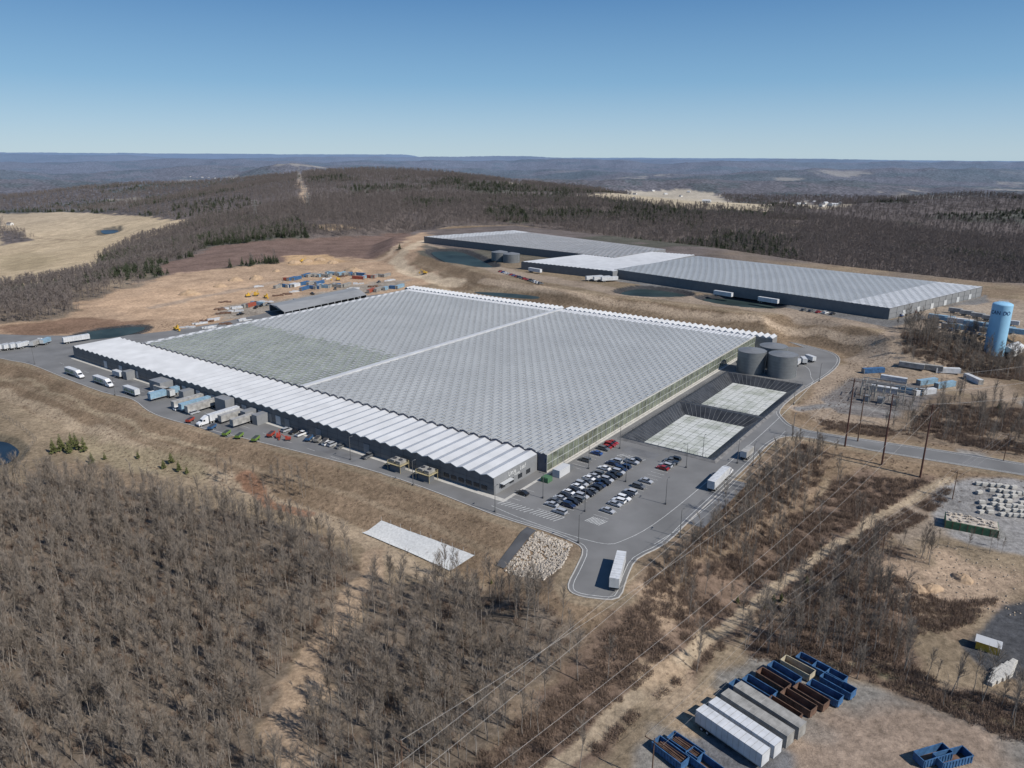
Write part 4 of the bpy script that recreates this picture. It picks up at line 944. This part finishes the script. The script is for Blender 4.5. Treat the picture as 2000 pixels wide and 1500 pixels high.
def wire(a,b,sag=.03,r=.022):
    a=Vector(a);b=Vector(b);L_=(b-a).length;mb=MB();n=26;pr=None
    o=tuple(a)
    for i in range(n+1):
        t=i/n; q=a.lerp(b,t)-Vector((0,0,4*sag*L_*t*(1-t)))-Vector(o)
        if pr is not None: mb.tube(pr,q,r,r,3,cap=False)
        pr=q
    add('power_line',mb.mesh('power_line',[M['wire']]),None,o,0,label='thin sagging overhead power line',category='power line',group='power lines')
yw=yg(1640,900,1100,1400)
ends=[(690,1580,.3),(783,1446,.2),(875,1590,.3)]
for i,(u,v) in enumerate([(1650,872),(1722,908),(1797,932)]):
    t1=pole(G(u,v),28,M['rust_steel'],1,yw,.36)
    q_t=P(ends[i][0],ends[i][1],19); zb=h1(q_t[0],q_t[1]); t2=pole((q_t[0],q_t[1],zb),19-zb,M['wood_pole'],1,yw,ends[i][2])
    p3=P(2120+i*60,800+i*25,4); t3=pole((p3[0],p3[1],2),27,M['rust_steel'],1,yw)
    for j in ((0,1) if i!=1 else (2,)): wire(t1[j],t2[j],.02); 
    for j in (0,2): wire(t1[j],t3[j],.02)
pole(G(1675,862),20,M['wood_pole'],1,yw)
ws=[]
for u,v in ((1272,1530),(1535,1245),(1722,1085),(1860,975),(1960,900)): ws.append(pole(G(u,v),11,M['wood_pole'],1,yw,.18,'weathered wooden power pole in the brush'))
for a,b in zip(ws[:-1],ws[1:]):
    for j in range(3): wire(a[j],b[j],.02,.018)
pyl=MB()
for z0,w0,z1,w1 in ((0,3.5,16,1.3),(16,1.3,30,.5)):
    for sx,sy in ((-1,-1),(1,-1),(1,1),(-1,1)): pyl.tube((sx*w0,sy*w0,z0),(sx*w1,sy*w1,z1),.2,.15,4)
    for (s1,s2) in (((-1,-1),(1,-1)),((1,-1),(1,1)),((1,1),(-1,1)),((-1,1),(-1,-1))): pyl.tube((s1[0]*w0,s1[1]*w0,z0),(s2[0]*w1,s2[1]*w1,z1),.1,.1,3)
ar=MB()
for z in (20,24,28): ar.box(0,0,z,12,.4,.4)
PY=[('lattice',pyl.mesh('lattice',[M['cont_grey']])),('cross_arm',ar.mesh('cross_arm',[M['cont_grey']]))]
for u,v in ((585,346),(583,358),(590,372),(598,392),(602,410),(500,425)): thing('pylon','grey lattice electricity pylon in the forest clearing','pylon',G(u,v),.1,'pylons on the hill',PY)
sp=G(1722,780); f=MB()
for x in (-9,-3,3,9):
    for y in (-3,3): f.tube((x,y,0),(x,y,9),.2,.16,6); f.tube((x,y,9),(x,y,11),.05,.03,4)
for y in (-3,3): f.box(0,y,8.6,18.4,.35,.35); f.box(0,y,6.2,18.4,.22,.22)
for x in (-9,-3,3,9): f.box(x,0,8.25,.25,5.6,.25)
t=MB()
for x in (-6,0,6): t.box(x,6,0,3,2.4,2.8); t.box(x,7.5,.4,2.4,.5,2); t.tube((x-.8,6,2.8),(x-.8,6,4.2),.12,.08,6); t.tube((x+.8,6,2.8),(x+.8,6,4.2),.12,.08,6)
ins=MB()
for x in (-9,-6,-3,0,3,6,9):
    for y in (-1,1,-6): ins.tube((x,y,0),(x,y,3.6),.12,.12,6); ins.tube((x,y,3.6),(x,y,5),.2,.12,6)
thing('substation_gantry','grey steel substation gantry with transformers','substation',sp,YA+.1,None,[('gantry',f.mesh('gantry',[M['cont_grey']])),('transformer',t.mesh('transformer',[M['grey_wall2']])),('insulator',ins.mesh('insulator',[M['cont_grey']]))])
thing('substation_gantry','grey steel substation gantry','substation',G(1738,792),YA+.1,None,[('gantry',f.mesh('gantry',[M['cont_grey']]))])
thing('substation_gantry','grey steel substation gantry with bushings','substation',G(1700,768),YA+1.67,None,[('gantry',f.mesh('gantry',[M['cont_grey']])),('insulator',ins.mesh('insulator',[M['cont_grey']]))],None,.7)
def fence(pts,label,h=2.2):
    mb=MB(); w=[G(*p) for p in pts]
    for i in range(len(w)-1):
        a,b=Vector(w[i]),Vector(w[i+1]); n=max(1,int((b-a).length/4))
        for k in range(n+1): x=a.lerp(b,k/n); zz=h1(x.x,x.y); mb.tube((x.x,x.y,zz),(x.x,x.y,zz+h),.05,.05,4)
        for dz in (h,h*.5): mb.tube((a.x,a.y,h1(a.x,a.y)+dz),(b.x,b.y,h1(b.x,b.y)+dz),.03,.03,3,cap=False)
    add('chain_fence',mb.mesh('chain_fence',[M['steel_pole']]),label=label,category='fence')
fence([(1600,782),(1665,740),(1800,754),(1790,825),(1640,808),(1600,782)],'dark chain-link fence round the substation')
fence([(0,812),(40,835),(72,862),(50,890),(30,925)],'dark fence beside the pond')
w=MB(); w.box(0,0,0,7,3,2.9); thing('plant_cabinet','white plant cabinet on the car park edge','cabinet',S(-9,28,.07),YB,None,[('body',w.mesh('body',[M['white_roof']])),('base',(lambda m:(m.box(5.2,0,0,2.6,2.4,1.7),m.mesh('base',[M['grey_wall']]))[1])(MB()))])
w=MB(); w.box(0,0,0,3,3,1.7,0); w.box(0,0,1.7,2.6,2.6,.2)
thing('transformer_box','green transformer box by the hall corner','cabinet',S(-8,20,.07),YB,None,[('body',w.mesh('body',[M['tarp_green']]))])
for (u,v) in [(385,348),(395,347),(408,348),(420,349),(436,347),(448,349),(455,350),(372,346),(1590,396),(1600,398),(1612,400),(1622,402),(1580,394),(1630,403),(1560,402),(1240,380),(1236,392),(1275,374),(1330,384),(1420,392),(1300,380),(1010,357),(1030,357),(1545,398),(1570,399),(1605,404),(1345,376),(1380,396),(20,440),(1640,400)]:
    p=G(u,v); gable('farm_house','small pale farmhouse with dark roof in the valley','house',p,random.uniform(0,3),random.uniform(10,20),9,5,M['house'],random.choice([M['houseroof'],M['houseroof'],M['white_roof']]),'farmhouses in the valley')
print('objects',time.time()-T0)
# ---------------------------------------------------------------- vegetation
def bare(h,seed,tw=.029,nl=28,nt=11,fat=1.,up=(.8,1.42),spread=1.):
    random.seed(seed); t=MB(); c=MB(); p=Vector((0,0,-.3)); r=.115*h/12*fat; pts=[p]
    for k in range(4):
        q=p+Vector((random.uniform(-.3,.3),random.uniform(-.3,.3),h*.24)); t.tube(p,q,r*(1-k*.22),r*(1-(k+1)*.22),6,cap=False); p=q; pts.append(p)
    def at(f):
        f=f*4; i=min(3,int(f)); return pts[i].lerp(pts[i+1],f-i)
    for k in range(nl):
        f=random.uniform(.3,1.0)**.8; b=at(f); an=random.uniform(0,2*math.pi); el=random.uniform(*up); ln=h*random.uniform(.12,.27)*(1.3-f*.6)*spread
        d=Vector((math.cos(an)*math.cos(el),math.sin(an)*math.cos(el),math.sin(el))); e=b+d*ln
        c.tube(b,e,.036*fat,.014*fat,3,cap=False)
        for j in range(nt):
            s=b.lerp(e,random.uniform(.25,1)); dd=(d+Vector((random.uniform(-.8,.8),random.uniform(-.8,.8),random.uniform(-.1,.8)))).normalized()
            c.ribbon(s,s+dd*h*random.uniform(.05,.13),tw)
    return t,c
def joined(t,c,name,ms):
    m=MB(); m.V=t.V+c.V; k=len(t.V); m.F=t.F+[tuple(i+k for i in f) for f in c.F]; m.M=[0]*len(t.F)+[1]*len(c.F); return m.mesh(name,ms)
near=[bare(random.uniform(9.5,13.5),s,spread=random.uniform(.8,1.3)) for s in range(100,112)]
NT=[[('trunk',t.mesh('trunk',[M['bark']])),('crown',c.mesh('crown',[M['twig']]))] for t,c in near]
def mkcol(name,meshes):
    c=bpy.data.collections.new(name)
    for i,me in enumerate(meshes):
        o=bpy.data.objects.new(f'{name}_{i:02d}',me); c.objects.link(o)
    return c
cNear=mkcol('bare_source',[joined(t,c,'bare',[M['bark'],M['twig']]) for t,c in near])
farb=[bare(12,s,tw=.14,nl=18,nt=6,fat=1.4,up=(.5,1.3),spread=1.2) for s in range(200,206)]
cFar=mkcol('wood_source',[joined(t,c,'wood',[M['twigf'],M['twigf']]) for t,c in farb])
def conifer(h,seed,nl=9):
    random.seed(seed); t=MB(); c=MB(); t.tube((0,0,-.3),(0,0,h),.18,.03,6)
    for k in range(nl):
        z=h*(.15+.83*k/nl); rr_=h*.24*(1-k/nl)+.25
        for j in range(16):
            an=random.uniform(0,6.283); r2=rr_*random.uniform(.6,1.15); w=rr_*.22
            b=Vector((0,0,z+random.uniform(-.2,.4))); e=Vector((math.cos(an)*r2,math.sin(an)*r2,z-r2*random.uniform(.0,.4))); s=Vector((-math.sin(an),math.cos(an),0))*w
            m_=b.lerp(e,.6); c.face([b,m_+s,e,m_-s]); 
            m2=m_+Vector((0,0,w)); c.face([b,m2,e])
    return t,c
con=[conifer(9,s) for s in range(5)]
CT_=[[('trunk',t.mesh('trunk',[M['bark']])),('crown',c.mesh('crown',[M['needle2']]))] for t,c in con]
cCon=mkcol('pine_source',[joined(t,c,'pine',[M['bark'],M['needle']]) for t,c in con])
def shrub(seed):
    random.seed(seed); c=MB()
    for k in range(70):
        an=random.uniform(0,6.283); el=random.uniform(.5,1.5); ln=random.uniform(.5,1.5); b=Vector((random.uniform(-.9,.9),random.uniform(-.9,.9),0))
        c.ribbon(b,b+Vector((math.cos(an)*math.cos(el),math.sin(an)*math.cos(el),math.sin(el)))*ln,.04)
    return c.mesh('shrub',[M['twig2']])
cSh=mkcol('shrub_source',[shrub(s) for s in range(300,305)])
random.seed(5)
def scatter(name,label,cat,X_,Y_,Z_,sc,coll,nvar):
    n=len(X_); me=bpy.data.meshes.new(name); me.vertices.add(n); me.vertices.foreach_set('co',np.stack([X_,Y_,Z_],1).ravel().astype(np.float32))
    a=me.attributes.new('rz','FLOAT_VECTOR','POINT'); rv_=np.zeros((n,3),np.float32); rv_[:,2]=rng.uniform(0,6.28,n); rv_[:,:2]=rng.uniform(-.07,.07,(n,2)); a.data.foreach_set('vector',rv_.ravel())
    a=me.attributes.new('sc','FLOAT','POINT'); a.data.foreach_set('value',np.asarray(sc,np.float32))
    a=me.attributes.new('vi','INT','POINT'); a.data.foreach_set('value',rng.integers(0,nvar,n).astype(np.int32))
    me.update()
    o=add(name,me,kind='stuff',label=label,category=cat)
    ng=bpy.data.node_groups.new(name,'GeometryNodeTree'); ng.interface.new_socket('Geometry',in_out='INPUT',socket_type='NodeSocketGeometry'); ng.interface.new_socket('Geometry',in_out='OUTPUT',socket_type='NodeSocketGeometry')
    gi=ng.nodes.new('NodeGroupInput'); go=ng.nodes.new('NodeGroupOutput'); ip=ng.nodes.new('GeometryNodeInstanceOnPoints'); ci=ng.nodes.new('GeometryNodeCollectionInfo')
    ci.inputs['Collection'].default_value=coll; ci.inputs['Separate Children'].default_value=True; ci.inputs['Reset Children'].default_value=True
    ip.inputs['Pick Instance'].default_value=True
    def na(nm,t):
        x=ng.nodes.new('GeometryNodeInputNamedAttribute'); x.data_type=t; x.inputs['Name'].default_value=nm; return [s for s in x.outputs if s.enabled and s.name=='Attribute'][0]
    l=ng.links; l.new(gi.outputs[0],ip.inputs['Points']); l.new(ci.outputs[0],ip.inputs['Instance']); l.new(na('vi','INT'),ip.inputs['Instance Index']); l.new(na('rz','FLOAT_VECTOR'),ip.inputs['Rotation']); l.new(na('sc','FLOAT'),ip.inputs['Scale']); l.new(ip.outputs[0],go.inputs[0])
    md=o.modifiers.new('scatter','NODES'); md.node_group=ng; return o
def sample(n,r0,r1,amin,amax,pw=2.0):
    r=(rng.uniform(0,1,n)*(r1**pw-r0**pw)+r0**pw)**(1/pw); t=np.radians(rng.uniform(amin,amax,n)); return r*np.sin(t),r*np.cos(t)
x,y=sample(29000,60,540,-48,48)
c_,fo=surface(x,y); keep=rng.uniform(0,1,x.size)<fo*.98; keep&=fo>.05
d=sdist(ASPH,x,y); keep&=d>8; keep&=(fbm(x/11,y/11,79)>.30)
x,y=x[keep],y[keep]; z=Hf(x,y)
dep=y*CT-(z-CAMH)*ST; uu=1000+F*x/dep; vv=750+F*(-(z-CAMH)*CT-y*ST)/dep
inv=(uu>-10)&(uu<2010)&(vv<1520)
order=np.argsort(np.where(inv,np.hypot(x,y),1e9)); ind=order[:190]; rest=order[190:]
for i in ind:
    k=random.randrange(len(NT)); thing('bare_tree','leafless grey-brown deciduous tree in the wood','tree',(float(x[i]),float(y[i]),float(z[i])),random.uniform(0,6.28),'leafless trees in the near wood',NT[k],None,random.uniform(.75,1.12))
scatter('bare_woodland','leafless grey-brown deciduous woodland','woodland',x[rest],y[rest],z[rest],rng.uniform(.6,1.1,len(rest)),cNear,12)
print('near trees',len(rest))
x1,y1=sample(62000,500,1500,-45,45,1.6); x2,y2_=sample(50000,1500,3400,-42,42,1.3); x=np.concatenate([x1,x2]); y=np.concatenate([y1,y2_])
c_,fo=surface(x,y); keep=rng.uniform(0,1,x.size)<fo; keep&=(sdist(ASPH,x,y)>8)&(sdist(PAD2,x,y)>4)
x,y=x[keep],y[keep]; z=Hf(x,y); r=np.hypot(x,y)
cm=fbm(x/150,y/150,51)>.62
gx=GG([(1190,400),(1290,395),(1380,425),(1370,445),(1250,440),(1200,420)]); cm|=(sdist(gx,x,y)<0)&(rng.uniform(0,1,x.size)<.65)
gx=GG([(330,400),(470,385),(510,400),(440,440),(350,450)]); cm|=(sdist(gx,x,y)<0)&(rng.uniform(0,1,x.size)<.5)
cm&=rng.uniform(0,1,x.size)<.7
sc=rng.uniform(.7,1.15,x.size)*(1+np.clip((r-1500)/1800,0,1)*.4)
scatter('distant_forest','leafless brown forest covering the hills','forest',x[~cm],y[~cm],z[~cm],sc[~cm],cFar,6)
scatter('pine_stand','dark green pine stands among the leafless forest','forest',x[cm],y[cm],z[cm],sc[cm]*1.05,cCon,5)
brp=[GG(p) for p in ([(1180,1240),(1300,1160),(1450,1060),(1640,930),(1830,940),(1860,960),(1700,1080),(1560,1180),(1420,1260),(1280,1370),(1120,1520),(1050,1600),(840,1600),(960,1450),(1100,1350)],[(1460,1270),(1680,1080),(1780,1180),(1760,1290),(1850,1340),(2100,1400),(2100,1480),(1960,1440),(1700,1330),(1480,1290)],[(1235,1100),(1420,965),(1570,868),(1640,885),(1420,1070),(1240,1190)],[(1760,650),(2000,700),(2000,745),(1765,700)],[(1820,790),(2000,800),(2000,890),(1760,850)],[(1600,820),(1780,840),(1700,860),(1620,850)],[(1740,1120),(1850,1180),(1950,1170),(1880,1225),(1750,1260)])]
trk=GG([(1850,940),(1780,975),(1700,1020),(1600,1085),(1480,1180),(1380,1250),(1290,1330),(1200,1400),(1080,1500),(1000,1600)])
x,y=sample(165000,60,540,-48,48); kp=np.zeros(x.size,bool)
for b in brp: kp|=sdist(b,x,y)<0
c_,fo=surface(x,y); kp&=(fbm(x/10,y/10,77)>.34); kp|=(fo>.6)&(rng.uniform(0,1,x.size)<.14)
kp&=(ldist(trk,x,y)>2.2)&(sdist(ASPH,x,y)>5)
x,y=x[kp],y[kp]; scatter('brushwood','reddish brown leafless scrub','scrub',x,y,Hf(x,y),rng.uniform(.5,1.5,x.size),cSh,5); print('brush',x.size)
# thin dry tufts on the engineered slopes
x,y=sample(60000,150,560,-48,48); d=sdist(ASPH,x,y); kp=(d>4.5)&(d<26)&(fbm(x/8,y/8,66)>.42)
x,y=x[kp],y[kp]; scatter('dry_grass_tufts','tan dry grass tufts on the graded slopes','grass',x,y,Hf(x,y),rng.uniform(.15,.42,x.size),cSh,5)
def lone(u,v,kind,s=1.):
    p=G(u,v)
    if kind=='c': thing('pine_tree','yellow-green young pine on the slope','tree',p,random.uniform(0,6),'young pines',random.choice(CT_),None,s)
    else: thing('bare_tree','leafless tree standing alone on the slope','tree',p,random.uniform(0,6),'leafless trees on the slopes',random.choice(NT),None,s)
for u,v,s in ((105,885,.8),(120,880,.9),(135,885,.75),(150,878,.9),(165,882,.8),(180,905,.6),(140,870,.7),(320,915,.5),(335,905,.6),(350,920,.55),(270,895,.4),(365,925,.4),(1495,1190,.35),(1510,1180,.4),(1525,1175,.35),(1440,1178,.3),(1950,800,.5),(960,1140,.2),(205,898,.4),(1575,1140,.35)): lone(u,v,'c',s)
for k in range(26): lone(random.uniform(420,620),random.uniform(930,975),'b',random.uniform(.45,.8))
for k in range(22): lone(random.uniform(1770,1900),random.uniform(665,715),'b',random.uniform(.5,.8))
for k in range(14): lone(random.uniform(1910,2010),random.uniform(700,745),'b',random.uniform(.5,.8))
for k in range(16): lone(random.uniform(1840,2000),random.uniform(830,880),'b',random.uniform(.4,.7))
for k in range(14): lone(random.uniform(1600,1960),random.uniform(1060,1130),'b',random.uniform(.4,.8))
for k in range(12): lone(random.uniform(1400,1560),random.uniform(1090,1210),'b',random.uniform(.4,.7))
print('veg',time.time()-T0)
# ---------------------------------------------------------------- light, sky, camera
sd_=Vector((.84,-.54,0)).normalized(); el=math.radians(44)
S_=Vector((sd_.x*math.cos(el),sd_.y*math.cos(el),math.sin(el)))
sun=bpy.data.lights.new('sun','SUN'); sun.energy=4.9; sun.angle=math.radians(.5); sun.color=(1,.955,.89)
so=bpy.data.objects.new('sun',sun); so.rotation_euler=S_.to_track_quat('Z','Y').to_euler(); COL.objects.link(so)
w=bpy.data.worlds.new('World'); scene.world=w; w.use_nodes=True; N=w.node_tree.nodes; L=w.node_tree.links
sk=N.new('ShaderNodeTexSky'); sk.sky_type='NISHITA'; sk.sun_disc=False; sk.sun_elevation=el; sk.sun_rotation=math.atan2(sd_.x,sd_.y); sk.altitude=500; sk.air_density=1.0; sk.dust_density=.3; sk.ozone_density=2.5
tcw=N.new('ShaderNodeTexCoord'); sx=N.new('ShaderNodeSeparateXYZ'); L.new(tcw.outputs['Generated'],sx.inputs[0])
rp=N.new('ShaderNodeValToRGB'); L.new(sx.outputs['Z'],rp.inputs[0]); cr=rp.color_ramp
stops=[(0,(.43,.60,.73)),(.035,(.33,.52,.71)),(.085,(.19,.40,.64)),(.18,(.08,.235,.49)),(.5,(.04,.14,.36)),(1,(.03,.10,.28))]
cr.elements[0].position=0; cr.elements[0].color=(*stops[0][1],1); cr.elements[1].position=1; cr.elements[1].color=(*stops[-1][1],1)
for p_,c_ in stops[1:-1]:
    e_=cr.elements.new(p_); e_.color=(*c_,1)
sc_=N.new('ShaderNodeVectorMath'); sc_.operation='SCALE'; L.new(rp.outputs[0],sc_.inputs[0]); sc_.inputs['Scale'].default_value=10.
mx=N.new('ShaderNodeMix'); mx.data_type='RGBA'; mx.inputs[0].default_value=.8; L.new(sk.outputs[0],mx.inputs[6]); L.new(sc_.outputs[0],mx.inputs[7])
L.new(mx.outputs[2],N['Background'].inputs[0]); N['Background'].inputs[1].default_value=.1
cam=bpy.data.cameras.new('camera'); cam.sensor_width=36; cam.lens=36*F/2000; cam.clip_end=60000; cam.clip_start=1
co=bpy.data.objects.new('camera',cam); co.location=(0,0,CAMH); co.rotation_euler=(math.pi/2-TH,0,0); COL.objects.link(co); scene.camera=co
scene.view_settings.view_transform='Standard'; scene.view_settings.look='None'; scene.view_settings.exposure=0
print('done',time.time()-T0)
